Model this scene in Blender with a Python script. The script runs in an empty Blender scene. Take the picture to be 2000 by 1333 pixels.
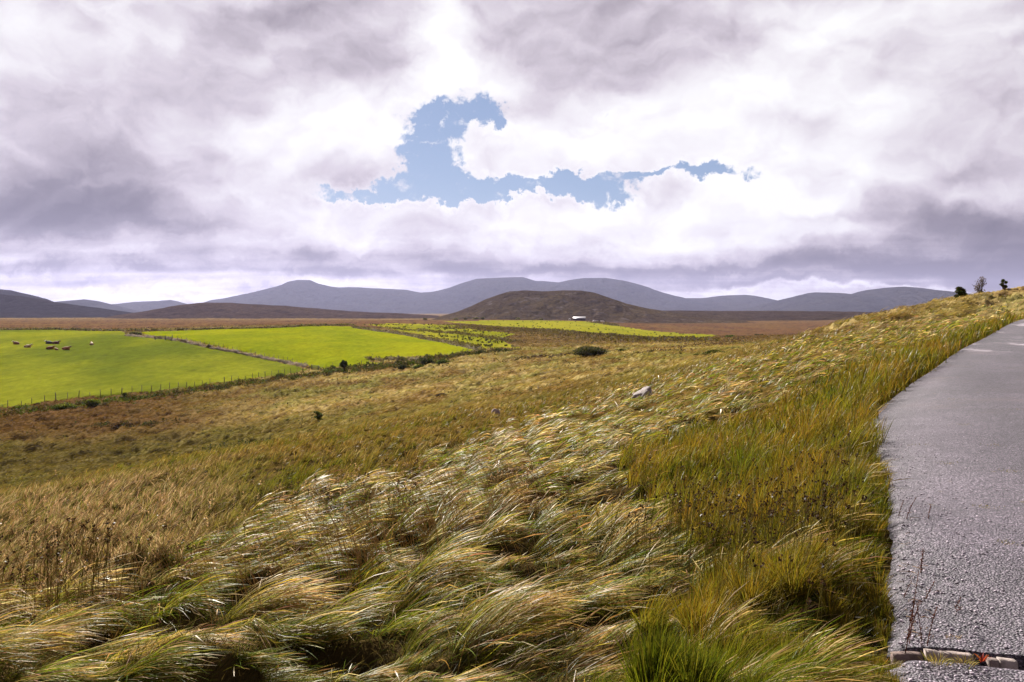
import bpy, math, random
import numpy as np
from mathutils import Vector, Matrix

# ---------------------------------------------------------------- camera, light, sky
SC = bpy.context.scene
COL = SC.collection
F = 1570.0           # focal length in photograph pixels (2000 wide)
HR, CX = 610.0, 1000.0   # row of the true horizon, centre column
cam_d = bpy.data.cameras.new("camera")
cam_d.sensor_width = 36.0
cam_d.lens = F / 2000.0 * 36.0
cam_d.shift_y = -(666.5 - HR) / 2000.0
cam_d.clip_start = 0.05
cam_d.clip_end = 60000.0
cam = bpy.data.objects.new("camera", cam_d)
cam.location = (0, 0, 0)
cam.rotation_euler = (math.radians(90), 0, 0)
COL.objects.link(cam)
SC.camera = cam

SUN_AZ = math.radians(-24.0)     # left of the view direction
SUN_EL = math.radians(34.0)
EXPO = 1.45
SC.view_settings.view_transform = 'Standard'
SC.view_settings.look = 'None'
SC.view_settings.gamma = 1.0
SC.view_settings.exposure = EXPO
SC.cycles.use_denoising = True
SC.cycles.max_bounces = 6
SC.cycles.diffuse_bounces = 3
SC.cycles.glossy_bounces = 2
SC.cycles.transmission_bounces = 3
SC.cycles.transparent_max_bounces = 8
SC.cycles.volume_bounces = 0
SC.cycles.use_adaptive_sampling = True
SC.cycles.adaptive_threshold = 0.02

sun_d = bpy.data.lights.new("sun", 'SUN')
sun_d.energy = 5.0
sun_d.angle = math.radians(0.6)
sun_d.color = (1.0, 0.94, 0.86)
sun = bpy.data.objects.new("sun", sun_d)
sdir = Vector((math.sin(SUN_AZ) * math.cos(SUN_EL), math.cos(SUN_AZ) * math.cos(SUN_EL), math.sin(SUN_EL)))
sun.rotation_euler = (-sdir).to_track_quat('-Z', 'Y').to_euler()
COL.objects.link(sun)


ALB = 0.76      # one reflectance scale for every surface


class NT:
    """small helper to write node trees as expressions"""
    def __init__(self, tree):
        self.t = tree; self.n = tree.nodes; self.l = tree.links
        self.n.clear()

    def put(self, sock, v):
        if hasattr(v, 'is_output') or isinstance(v, bpy.types.NodeSocket):
            self.l.new(v, sock)
        elif isinstance(v, (tuple, list)):
            if len(v) == 3 and len(sock.default_value) == 4:
                v = (*v, 1.0)
            sock.default_value = v
        else:
            sock.default_value = v

    def m(self, op, a, b=None, c=None, clamp=False):
        nd = self.n.new('ShaderNodeMath'); nd.operation = op; nd.use_clamp = clamp
        self.put(nd.inputs[0], a)
        if b is not None: self.put(nd.inputs[1], b)
        if c is not None: self.put(nd.inputs[2], c)
        return nd.outputs[0]

    def v(self, op, a, b=None, c=None, out=0):
        nd = self.n.new('ShaderNodeVectorMath'); nd.operation = op
        self.put(nd.inputs[0], a)
        if b is not None:
            if op == 'SCALE': self.put(nd.inputs['Scale'], b)
            else: self.put(nd.inputs[1], b)
        if c is not None: self.put(nd.inputs[2], c)
        return nd.outputs[out]

    def comb(self, x, y, z):
        nd = self.n.new('ShaderNodeCombineXYZ')
        for i, q in enumerate((x, y, z)): self.put(nd.inputs[i], q)
        return nd.outputs[0]

    def sep(self, a):
        nd = self.n.new('ShaderNodeSeparateXYZ'); self.put(nd.inputs[0], a)
        return nd.outputs

    def noise(self, vec, scale, detail=4, rough=0.5, dist=0.0, col=False, typ='FBM'):
        nd = self.n.new('ShaderNodeTexNoise')
        self.put(nd.inputs['Vector'], vec); nd.inputs['Scale'].default_value = scale
        nd.inputs['Detail'].default_value = detail; nd.inputs['Roughness'].default_value = rough
        nd.inputs['Distortion'].default_value = dist
        return nd.outputs['Color' if col else 'Fac']

    def voro(self, vec, scale, out='Distance', feature='F1', rnd=1.0):
        nd = self.n.new('ShaderNodeTexVoronoi'); nd.feature = feature
        self.put(nd.inputs['Vector'], vec); nd.inputs['Scale'].default_value = scale
        nd.inputs['Randomness'].default_value = rnd
        return nd.outputs[out]

    def ramp(self, fac, stops, interp='LINEAR'):
        nd = self.n.new('ShaderNodeValToRGB'); nd.color_ramp.interpolation = interp
        e = nd.color_ramp.elements
        while len(e) < len(stops): e.new(0.5)
        for i, (p, c) in enumerate(stops):
            e[i].position = p
            e[i].color = (*c, 1.0) if not isinstance(c, (int, float)) else (c, c, c, 1.0)
        self.put(nd.inputs[0], fac)
        return nd.outputs[0]

    def maprange(self, a, lo, hi, to0=0.0, to1=1.0, smooth=False):
        nd = self.n.new('ShaderNodeMapRange')
        if smooth: nd.interpolation_type = 'SMOOTHSTEP'
        self.put(nd.inputs['Value'], a)
        for k, q in (('From Min', lo), ('From Max', hi), ('To Min', to0), ('To Max', to1)):
            self.put(nd.inputs[k], q)
        return nd.outputs[0]

    def mix(self, fac, a, b, mode='MIX'):
        nd = self.n.new('ShaderNodeMix'); nd.data_type = 'RGBA'; nd.blend_type = mode
        self.put(nd.inputs[0], fac); self.put(nd.inputs[6], a); self.put(nd.inputs[7], b)
        return nd.outputs[2]

    def attr(self, name, out='Color'):
        nd = self.n.new('ShaderNodeAttribute'); nd.attribute_name = name
        return nd.outputs[out]

    def bump(self, h, strength=0.5, dist=0.05):
        nd = self.n.new('ShaderNodeBump'); self.put(nd.inputs['Height'], h)
        nd.inputs['Strength'].default_value = strength; nd.inputs['Distance'].default_value = dist
        return nd.outputs[0]

    def pos(self):
        return self.n.new('ShaderNodeNewGeometry').outputs['Position']

    def obj(self):
        return self.n.new('ShaderNodeTexCoord').outputs['Object']

    def bsdf(self, color, rough=0.9, normal=None, spec=0.3, **kw):
        nd = self.n.new('ShaderNodeBsdfPrincipled')
        self.put(nd.inputs['Base Color'], self.v('SCALE', color if not isinstance(color, tuple) else color[:3], ALB)); self.put(nd.inputs['Roughness'], rough)
        nd.inputs['Specular IOR Level'].default_value = spec
        if normal is not None: self.put(nd.inputs['Normal'], normal)
        for k, q in kw.items(): self.put(nd.inputs[k.replace('_', ' ')], q)
        return nd.outputs[0]

    def out(self, shader):
        nd = self.n.new('ShaderNodeOutputMaterial'); self.l.new(shader, nd.inputs['Surface'])


def material(name):
    m = bpy.data.materials.new(name); m.use_nodes = True
    return m, NT(m.node_tree)


# ---- world: Nishita sky seen through a gap in a broken cloud deck
W = bpy.data.worlds.new("World"); SC.world = W; W.use_nodes = True
W.cycles.sampling_method = 'MANUAL'; W.cycles.sample_map_resolution = 256
w = NT(W.node_tree)
gen = w.n.new('ShaderNodeTexCoord').outputs['Generated']
dirv = w.v('NORMALIZE', gen)
dx, dy, dz = w.sep(dirv)
az = w.m('ARCTAN2', dx, dy)
el = w.m('ARCSINE', dz)
sky = w.n.new('ShaderNodeTexSky'); sky.sky_type = 'NISHITA'; sky.sun_disc = False
sky.sun_elevation = SUN_EL; sky.sun_rotation = SUN_AZ
sky.air_density = 1.0; sky.dust_density = 0.3; sky.ozone_density = 2.0
# cloud layer coordinates: flat deck overhead, so clouds squeeze together towards the horizon
zz = w.m('ADD', w.m('MAXIMUM', dz, 0.0), 0.075)
deck = w.comb(w.m('DIVIDE', dx, zz), w.m('DIVIDE', dy, zz), 0.0)
ang = w.comb(az, el, 0.0)
warp1 = w.v('SUBTRACT', w.noise(ang, 5.0, 3, 0.55, col=True), (0.5, 0.5, 0.5))
warp2 = w.v('SUBTRACT', w.noise(ang, 26.0, 5, 0.6, col=True), (0.5, 0.5, 0.5))
angw = w.v('ADD', ang, w.v('ADD', w.v('MULTIPLY', warp1, (0.16, 0.08, 0)), w.v('MULTIPLY', warp2, (0.05, 0.03, 0))))
warp3 = w.v('SUBTRACT', w.noise(ang, 75.0, 5, 0.65, col=True), (0.5, 0.5, 0.5))
angf = w.v('ADD', w.v('ADD', ang, w.v('MULTIPLY', warp3, (0.028, 0.024, 0))), w.v('ADD', w.v('MULTIPLY', warp1, (0.03, 0.02, 0)), w.v('MULTIPLY', warp2, (0.075, 0.055, 0))))


def sky_at(px, row):
    a = math.atan((px - CX) / F)
    return a, math.atan((HR - row) / F * math.cos(a))


def blob(coord, px, row, rx, ry, amp, rot=0.0, sharp=1.0):
    a, e = sky_at(px, row)
    d = w.v('SUBTRACT', coord, (a, e, 0))
    if rot:
        nd = w.n.new('ShaderNodeVectorRotate'); nd.rotation_type = 'Z_AXIS'
        w.put(nd.inputs['Vector'], d); nd.inputs['Angle'].default_value = math.radians(rot)
        d = nd.outputs[0]
    k = math.cos(a)
    d = w.v('MULTIPLY', d, (F / rx / k, F / ry / k, 0))
    q = w.v('DOT_PRODUCT', d, d, out=1)
    if sharp != 1.0: q = w.m('POWER', q, sharp)
    return w.m('MULTIPLY', w.m('EXPONENT', w.m('MULTIPLY', q, -1.0)), amp)


def total(vals, start=0.0):
    s = start
    for q in vals: s = w.m('ADD', s, q)
    return s

# darker (negative) and whiter (positive) masses of cloud: px, row, rx, ry, amount, tilt
MASS = [
    (60, 40, 130, 80, .08, 0), (340, 50, 150, 50, .16, -25), (600, 10, 190, 50, -.26, -14), (660, 130, 170, 45, -.26, -10), (480, 60, 120, 50, -.12, -30),
    (860, 60, 60, 140, .30, 0), (1100, 90, 150, 110, -.20, 0), (1360, 55, 150, 85, -.24, -8), (1650, 60, 200, 90, .18, 0),
    (1930, 100, 150, 110, .0, 0), (1450, 190, 320, 50, .22, 0), (1540, 230, 80, 24, -.22, 0), (1960, 210, 90, 120, -.16, 0),
    (140, 230, 260, 90, -.08, 0), (60, 325, 200, 45, -.34, -8), (60, 405, 330, 52, -.52, -4), (300, 440, 200, 26, -.24, 0), (240, 300, 90, 40, -.10, -30),
    (330, 230, 230, 110, -.12, -20), (620, 260, 200, 70, .30, 0), (900, 150, 110, 60, .28, 0), (560, 400, 200, 30, .10, 0), (150, 352, 60, 10, .16, -10),
    (1100, 420, 460, 46, .34, -2), (1300, 280, 380, 60, .32, 0), (1500, 400, 170, 60, .24, 14), (1750, 330, 200, 40, .02, 0), (1480, 470, 140, 40, .2, 0),
    (1860, 338, 180, 20, -.18, 4), (1870, 425, 230, 45, -.50, 10), (2000, 480, 240, 60, -.30, 0), (1610, 430, 90, 12, -.24, -6), (1620, 380, 90, 26, .2, -32), (1900, 520, 200, 40, -.1, 0),
    (60, 478, 160, 12, .16, 0), (180, 505, 300, 20, -.22, 0), (760, 500, 330, 24, -.22, 0), (1750, 515, 420, 35, -.34, 0),
    (1150, 528, 500, 12, -.34, 0), (1480, 552, 220, 10, -.20, 0), (200, 575, 360, 16, .08, 0), (760, 555, 120, 8, .16, 0),
    (1420, 575, 130, 9, .20, 0), (1720, 562, 220, 5, .46, 0), (1250, 480, 300, 30, .16, 0), (250, 548, 90, 7, -.12, 0), (640, 530, 200, 8, -.16, 0), (850, 440, 120, 14, -.16, 0), (1000, 548, 1500, 34, -.20, 0), (1000, 505, 1400, 40, -.10, 0), (1090, 290, 160, 40, .2, 0),
]
T = total([blob(angw, *q[:5], rot=q[5]) for q in MASS], 0.620)
# unseen sky above and behind the camera, darkened to cut fill light
T = w.m('ADD', T, w.maprange(el, 0.55, 1.0, 0.0, -0.42, True))
T = w.m('ADD', T, w.m('MULTIPLY', w.maprange(w.m('ABSOLUTE', az), 0.8, 1.7, 0.0, -0.30, True), 1.0))
n1 = w.noise(w.v('MULTIPLY', deck, (1.0, 1.5, 1)), 0.75, 7, 0.46, 0.3)
n2 = w.noise(w.v('MULTIPLY', ang, (1.0, 1.7, 1)), 5.5, 7, 0.45, 0.35)
n3 = w.noise(w.v('MULTIPLY', angf, (1.0, 5.0, 1)), 9.0, 8, 0.58, 0.2)
n5 = w.noise(w.v('MULTIPLY', angw, (1.0, 1.6, 1)), 11.0, 9, 0.52, 0.3)
n5b = w.noise(w.v('ADD', w.v('MULTIPLY', angw, (1.0, 1.6, 1)), (-0.008, 0.030, 0)), 11.0, 9, 0.52, 0.3)
lowk = w.maprange(el, 0.02, 0.13, 1.0, 0.0, True)
T = w.m('ADD', T, w.m('MULTIPLY', w.m('SUBTRACT', n1, 0.5), w.m('ADD', 0.22, w.m('MULTIPLY', lowk, 0.75))))
T = w.m('ADD', T, w.m('MULTIPLY', w.m('SUBTRACT', n2, 0.5), 0.50))
T = w.m('ADD', T, w.m('MULTIPLY', w.m('SUBTRACT', n5, 0.5), 0.22))
T = w.m('ADD', T, w.m('MULTIPLY', w.m('MULTIPLY', w.m('SUBTRACT', n3, 0.5), 1.05), lowk))
# billows catch the light on their upper sides
T = w.m('ADD', T, w.m('MULTIPLY', w.m('SUBTRACT', n5, n5b), .62))
# the blue gap
HOLE = [(870, 210, 50, 22, 1.0), (965, 212, 38, 26, 1.3), (925, 232, 60, 18, 1.0), (868, 256, 75, 34, 1.5), (835, 290, 65, 40, 1.4), (860, 330, 80, 34, 1.3), (790, 350, 80, 24, 1.1), (870, 370, 120, 28, 1.4),
        (725, 377, 85, 12, 2.0), (880, 380, 190, 17, 1.0), (1050, 362, 110, 20, 1.1), (980, 378, 90, 26, 1.2), (1100, 350, 80, 16, 1.3), (1180, 374, 85, 34, 1.6), (1400, 338, 75, 16, 1.7), (1340, 324, 60, 10, 1.1), (1268, 336, 70, 9, 1.9), (1210, 352, 60, 14, 1.0), (1130, 252, 45, 12, .95), (1215, 400, 40, 14, .9), (985, 404, 40, 8, .8), (1195, 230, 18, 10, .7)]
FILL = [(975, 330, 85, 20, -1.6), (905, 316, 40, 12, -.6), (1060, 280, 170, 34, -1.7), (1210, 310, 110, 34, -1.2), (838, 283, 36, 10, -1.0), (1050, 400, 60, 24, -1.9), (935, 394, 34, 16, -1.3), (775, 330, 34, 12, -.8),
        (895, 236, 12, 9, -.6), (1310, 384, 66, 40, -1.8), (690, 335, 60, 30, -1.1), (850, 432, 520, 30, -1.7), (1480, 300, 80, 30, -.5), (1090, 388, 40, 20, -.8)]
H = w.m('MINIMUM', total([blob(angf, *q) for q in HOLE + FILL], 0.0), 1.35)
Hg = w.maprange(H, 0.05, 0.5, 0.0, 1.0)
hn = w.noise(ang, 20.0, 9, 0.66, 0.6)
hn2 = w.noise(w.v('MULTIPLY', ang, (1, 1.3, 1)), 62.0, 6, 0.62, 0.4)
H = w.m('ADD', H, w.m('MULTIPLY', Hg, w.m('ADD', w.m('MULTIPLY', w.m('SUBTRACT', hn, 0.5), 3.4), w.m('MULTIPLY', w.m('SUBTRACT', hn2, 0.5), 1.6))))
hole = w.maprange(H, 0.42, 1.12, 0.0, 1.0, True)
wn = w.noise(w.v('MULTIPLY', angf, (1.0, 1.5, 1)), 34.0, 8, 0.62, 0.8)
thin = w.m('MULTIPLY', w.maprange(wn, 0.44, 0.62, 0.0, 0.95, True), w.maprange(H, 0.6, 1.25, 1.0, 0.0, True))
hole = w.m('MULTIPLY', hole, w.m('SUBTRACT', 1.0, thin))
rimw = w.maprange(H, -0.7, 0.4, 0.0, 0.12, True)      # thin bright cloud at the rim of the gap
T = w.m('ADD', T, rimw)
G = 2.0 ** -EXPO
cloud = w.ramp(T, [(0.0, (.150, .130, .160)), (0.22, (.24, .21, .25)), (0.42, (.45, .40, .455)), (0.60, (.65, .59, .655)),
                   (0.80, (.86, .825, .865)), (1.0, (1.0, .99, 1.0))])
blue = w.mix(0.5, w.v('SCALE', sky.outputs[0], 0.085), (.19, .275, .49))
final = w.mix(hole, cloud, blue)
# below the horizon: dull moor
final = w.mix(w.maprange(dz, -0.03, -0.002, 1.0, 0.0), final, (.10, .085, .06))
bg = w.n.new('ShaderNodeBackground'); w.put(bg.inputs[0], final); bg.inputs[1].default_value = G
wo = w.n.new('ShaderNodeOutputWorld'); w.l.new(bg.outputs[0], wo.inputs[0])

# ---------------------------------------------------------------- helpers
RNG = np.random.default_rng(7)
random.seed(7)


def _hash(ix, iy, seed):
    h = (ix.astype(np.int64) * 374761393 + iy.astype(np.int64) * 668265263 + seed * 974711) & 0xffffffff
    h = ((h ^ (h >> 13)) * 1274126177) & 0xffffffff
    return h ^ (h >> 16)


def pn(x, y, seed=0):
    """2D gradient noise, about -0.7..0.7"""
    x = np.asarray(x, float); y = np.asarray(y, float)
    ix = np.floor(x); iy = np.floor(y); fx = x - ix; fy = y - iy
    u = fx * fx * fx * (fx * (fx * 6 - 15) + 10); v = fy * fy * fy * (fy * (fy * 6 - 15) + 10)
    r = []
    for ox in (0, 1):
        for oy in (0, 1):
            a = _hash(ix + ox, iy + oy, seed) * (2 * math.pi / 4294967296.0)
            r.append(np.cos(a) * (fx - ox) + np.sin(a) * (fy - oy))
    n00, n01, n10, n11 = r
    return (n00 * (1 - u) + n10 * u) * (1 - v) + (n01 * (1 - u) + n11 * u) * v


def fbm(x, y, oct=4, seed=0, gain=0.5):
    s = 0; a = 1.0; f = 1.0
    for k in range(oct):
        s = s + a * pn(x * f + 17.3 * k, y * f - 9.1 * k, seed + k); a *= gain; f *= 2.03
    return s


def sstep(x, a, b):
    t = np.clip((x - a) / (b - a), 0, 1); return t * t * (3 - 2 * t)


def tag(o, label=None, cat=None, group=None, kind=None):
    if label: o['label'] = label
    if cat: o['category'] = cat
    if group: o['group'] = group
    if kind: o['kind'] = kind
    return o


def mesh(name, V, faces, mat=None, parent=None, col=None, smooth=True, loc=None):
    """faces: (n,4) or (n,3) int array, or a list of such arrays"""
    me = bpy.data.meshes.new(name)
    V = np.asarray(V, np.float32)
    fl = faces if isinstance(faces, list) else [faces]
    fl = [np.asarray(f, np.int32) for f in fl if len(f)]
    me.vertices.add(len(V)); me.vertices.foreach_set('co', V.ravel())
    nl = sum(f.size for f in fl); nf = sum(len(f) for f in fl)
    me.loops.add(nl); me.loops.foreach_set('vertex_index', np.concatenate([f.ravel() for f in fl]))
    me.polygons.add(nf)
    tot = np.concatenate([np.full(len(f), f.shape[1], np.int32) for f in fl])
    me.polygons.foreach_set('loop_start', np.concatenate([[0], np.cumsum(tot)[:-1]]).astype(np.int32))
    if smooth: me.polygons.foreach_set('use_smooth', np.ones(nf, bool))
    me.update(calc_edges=True)
    if col is not None:
        c = np.ones((len(V), 4), np.float32); c[:, :3] = col
        at = me.color_attributes.new('col', 'FLOAT_COLOR', 'POINT'); at.data.foreach_set('color', c.ravel())
    if mat: me.materials.append(mat)
    o = bpy.data.objects.new(name, me); COL.objects.link(o)
    if parent: o.parent = parent
    if loc is not None: o.location = loc
    return o


def empty(name, loc, label, cat, group=None, rz=0.0):
    o = bpy.data.objects.new(name, None); COL.objects.link(o)
    o.location = loc; o.rotation_euler = (0, 0, rz); o.empty_display_size = 0.3
    return tag(o, label, cat, group)


def grid_faces(nu, nv):
    i = np.arange(nu - 1)[:, None] * nv + np.arange(nv - 1)[None, :]
    i = i.ravel()
    return np.stack([i, i + nv, i + nv + 1, i + 1], 1)


class Geo:
    """collects simple solids into one mesh"""
    def __init__(self): self.V = []; self.Q = []; self.T = []; self.C = []; self.n = 0

    def add(self, V, Q=(), T=(), c=None):
        V = np.asarray(V, float)
        self.V.append(V)
        if len(Q): self.Q.append(np.asarray(Q) + self.n)
        if len(T): self.T.append(np.asarray(T) + self.n)
        self.C.append(np.tile(np.asarray(c if c is not None else (.5, .5, .5), float), (len(V), 1)) if c is None or np.ndim(c) == 1 else np.asarray(c))
        self.n += len(V)

    def box(self, c, s, rz=0.0, jit=0.0, col=None, tilt=0.0):
        h = np.array(s) / 2
        P = np.array([[x, y, z] for x in (-1, 1) for y in (-1, 1) for z in (-1, 1)]) * h
        if jit: P = P + RNG.uniform(-jit, jit, P.shape)
        if tilt:
            ct, st = math.cos(tilt), math.sin(tilt); P = np.stack([P[:, 0] * ct + P[:, 2] * st, P[:, 1], -P[:, 0] * st + P[:, 2] * ct], 1)
        cr, sr = math.cos(rz), math.sin(rz)
        P = np.stack([P[:, 0] * cr - P[:, 1] * sr, P[:, 0] * sr + P[:, 1] * cr, P[:, 2]], 1) + np.array(c)
        self.add(P, Q=[[0, 1, 3, 2], [4, 6, 7, 5], [0, 4, 5, 1], [2, 3, 7, 6], [0, 2, 6, 4], [1, 5, 7, 3]], c=col)

    def tube(self, pts, rad, n=6, col=None):
        pts = np.asarray(pts, float); rad = np.broadcast_to(np.asarray(rad, float), (len(pts),))
        tan = np.gradient(pts, axis=0); tan /= np.linalg.norm(tan, axis=1)[:, None] + 1e-9
        ref = np.array([0, 0, 1.0]) if abs(tan[0, 2]) < 0.9 else np.array([1.0, 0, 0])
        a = np.cross(tan, ref); a /= np.linalg.norm(a, axis=1)[:, None] + 1e-9
        b = np.cross(tan, a)
        th = np.arange(n) * 2 * math.pi / n
        V = pts[:, None, :] + rad[:, None, None] * (a[:, None, :] * np.cos(th)[None, :, None] + b[:, None, :] * np.sin(th)[None, :, None])
        V = V.reshape(-1, 3); k = len(pts)
        Q = [[i * n + j, i * n + (j + 1) % n, (i + 1) * n + (j + 1) % n, (i + 1) * n + j] for i in range(k - 1) for j in range(n)]
        V = np.vstack([V, pts[0], pts[-1]]); s, e = k * n, k * n + 1
        T = [[s, (j + 1) % n, j] for j in range(n)] + [[e, (k - 1) * n + j, (k - 1) * n + (j + 1) % n] for j in range(n)]
        self.add(V, Q, T, c=col)

    def build(self, name, mat, parent=None, smooth=False, loc=None):
        fl = []
        if self.Q: fl.append(np.vstack(self.Q))
        if self.T: fl.append(np.vstack(self.T))
        return mesh(name, np.vstack(self.V), fl, mat, parent, col=np.vstack(self.C), smooth=smooth, loc=loc)
# ---------------------------------------------------------------- the lie of the land
# surveyed points: column px, row, distance ahead (m), cover height above soil (m)
PTS = [
    (0, 1333, 3.1, .3), (0, 1150, 5.5, .3), (0, 1010, 11, .3), (0, 965, 17, .3), (0, 990, 40, .2), (0, 946, 68, .1), (0, 900, 88, .1), (0, 850, 108, 0), (0, 808, 135, 0), (0, 796, 144, 0),
    (0, 760, 163, 0), (0, 700, 212, 0), (0, 675, 250, 0), (0, 645, 370, 0), (0, 633, 600, 0), (0, 627, 1000, 0),
    (300, 1333, 3.0, .3), (300, 1150, 5.2, .3), (300, 1000, 10, .3), (300, 920, 18, .3), (300, 905, 28, .2), (300, 925, 50, .2), (300, 870, 92, 0), (300, 820, 115, 0), (300, 780, 148, 0), (300, 762, 165, 0),
    (300, 725, 190, 0), (300, 690, 225, 0), (300, 662, 275, 0), (300, 647, 350, 0), (300, 634, 600, 0), (300, 627, 1000, 0),
    (600, 1333, 3.0, .3), (600, 1100, 5.6, .3), (600, 950, 10.5, .3), (600, 880, 19, .3), (600, 855, 30, .2), (600, 862, 48, .1), (600, 833, 82, 0), (600, 790, 122, 0), (600, 740, 178, 0), (600, 722, 200, 0),
    (600, 690, 238, 0), (600, 660, 295, 0), (600, 638, 390, 0), (600, 631, 600, 0), (600, 627, 1000, 0),
    (800, 1333, 3.0, .3), (800, 950, 10, .3), (800, 850, 22, .3), (800, 815, 40, .2), (800, 800, 75, .1), (800, 760, 130, 0), (800, 712, 195, 0), (800, 696, 215, 0), (800, 665, 290, 0), (800, 648, 370, 0), (800, 632, 600, 0), (800, 626, 900, 0),
    (1000, 1333, 3.0, .3), (1000, 1100, 5.6, .3), (1000, 950, 9.6, .3), (1000, 870, 16, .3), (1000, 815, 29, .2), (1000, 795, 44, .1), (1000, 762, 85, 0), (1000, 722, 140, 0), (1000, 692, 195, 0), (1000, 672, 260, 0),
    (1000, 650, 380, 0), (1000, 634, 600, 0), (1000, 625, 900, 0), (1000, 629, 1300, 0),
    (1150, 643, 480, 0), (1150, 628, 880, 0), (1150, 632, 1300, 0),
    (1300, 1333, 3.0, .3), (1300, 1100, 5.6, .3), (1300, 950, 8.7, .3), (1300, 850, 14.5, .3), (1300, 785, 24, .3), (1300, 752, 34, .2), (1300, 730, 52, .1), (1300, 705, 85, 0), (1300, 690, 130, 0), (1300, 671, 220, 0),
    (1300, 658, 380, 0), (1300, 652, 520, 0), (1300, 643, 700, 0), (1300, 634, 1000, 0),
    (1500, 1333, 3.1, .3), (1500, 1000, 7.5, .3), (1500, 850, 13, .3), (1500, 750, 22, .3), (1500, 700, 33, .25), (1500, 672, 50, .15), (1500, 690, 85, 0), (1500, 672, 200, 0), (1500, 654, 450, 0), (1500, 634, 1000, 0),
    (1700, 1333, 3.5, 0), (1700, 1000, 6.5, 0), (1700, 850, 10.5, .1), (1700, 750, 18, .3), (1700, 690, 28, .3), (1700, 640, 45, .3), (1700, 612, 60, .2), (1700, 640, 100, 0), (1700, 650, 250, 0), (1700, 634, 1000, 0),
    (1850, 1000, 6.5, 0), (1850, 850, 10.5, 0), (1850, 750, 17.6, 0), (1850, 690, 25, .1), (1850, 640, 38, .3), (1850, 603, 54, .3), (1850, 586, 66, .2), (1850, 612, 110, 0), (1850, 640, 300, 0), (1850, 632, 1000, 0),
    (2000, 1333, 3.5, 0), (2000, 1000, 6.5, 0), (2000, 850, 10.5, 0), (2000, 750, 17.6, 0), (2000, 680, 27, 0), (2000, 625, 44, 0), (2000, 600, 52, .3), (2000, 575, 62, .3), (2000, 558, 74, .2), (2000, 585, 120, 0), (2000, 630, 400, 0), (2000, 630, 1000, 0),
    (2300, 850, 10.5, 0), (2300, 680, 26, 0), (2300, 600, 45, 0), (2300, 540, 70, 0), (2300, 550, 130, 0), (2300, 620, 400, 0),
    (-400, 1333, 3.2, .3), (-400, 1050, 11, .3), (-400, 1010, 40, .2), (-400, 900, 90, 0), (-400, 800, 150, 0), (-400, 690, 230, 0), (-400, 645, 370, 0), (-400, 627, 1000, 0),
]
_P = []
for px, row, Y, h in PTS:
    _P.append(((px - CX) * Y / F, Y, (HR - row) * Y / F - h))
for X, Y, z in [(-8, 2, -2.4), (-8, -4, -2.3), (-3, 0, -1.95), (0, 0, -1.75), (0, -5, -1.7), (4, 0, -1.6), (8, 2, -1.55), (10, -5, -1.5), (-20, 0, -4), (20, 4, -1.2), (30, 0, -.5), (-14, 6, -3.2), (2.2, 2.5, -1.6), (9, 8, -1.55), (16, 12, -1.2),
                (-30, 12, -6), (-900, 2500, -13), (0, 2500, -14), (900, 2500, -14), (-3000, 8000, -14), (0, 8000, -14), (3500, 8000, -14), (-700, 1000, -11)]:
    _P.append((X, Y, z))
_P = np.array(_P)
D0 = 8.0


def _warp(X, Y):
    q = np.maximum(Y + D0, 0.5)
    return np.stack([X / q * 2.2, np.log(q)], -1)


_A = _warp(_P[:, 0], _P[:, 1]); _S = _P[:, 2] / (_P[:, 1] + D0)


def _k(d2):
    return 0.5 * d2 * np.log(d2 + 1e-12)


_n = len(_A)
_K = _k(((_A[:, None] - _A[None]) ** 2).sum(-1)) + np.eye(_n) * 0.0006
_Q = np.hstack([np.ones((_n, 1)), _A])
_W = np.linalg.solve(np.block([[_K, _Q], [_Q.T, np.zeros((3, 3))]]), np.concatenate([_S, np.zeros(3)]))


def base_z(X, Y):
    X = np.asarray(X, float); Y = np.asarray(Y, float); sh = np.broadcast(X, Y).shape
    X = np.broadcast_to(X, sh).ravel(); Y = np.broadcast_to(Y, sh).ravel()
    out = np.empty(len(X))
    for i in range(0, len(X), 60000):
        a = _warp(X[i:i + 60000], Y[i:i + 60000])
        d2 = (a ** 2).sum(1)[:, None] + (_A ** 2).sum(1)[None] - 2 * a @ _A.T
        far_ = sstep(a[:, 1], math.log(1250), math.log(2000))
        out[i:i + 60000] = (_k(np.maximum(d2, 0)) @ _W[:_n] + _W[_n] + a @ _W[_n + 1:]) * (Y[i:i + 60000] + D0) * (1 - far_) - 14.0 * far_
    return out.reshape(sh)


# the left edge of the lane (world X for a given Y)
EDGE = np.array([(-6, -2.6), (0, .15), (2, .95), (3.5, 1.68), (4.26, 2.01), (5.7, 2.72), (7.4, 3.52), (9.5, 4.45), (13.2, 5.95), (16.0, 7.6), (18.5, 9.4), (21, 11.2), (25, 14.2), (32, 19.4), (38, 23.8), (44, 28.4), (50, 35), (54, 44)])


def edge_x(Y):
    Y = np.asarray(Y, float)
    return -.02 - .34 * sstep(Y, 4, 20) - .5 * sstep(Y, 20, 30) + sum(np.interp(Y + q * (.2 + .1 * np.maximum(Y - 3, 0)).clip(.2, 2.0), EDGE[:, 0], EDGE[:, 1]) for q in (-1, -.5, 0, .5, 1)) / 5


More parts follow.
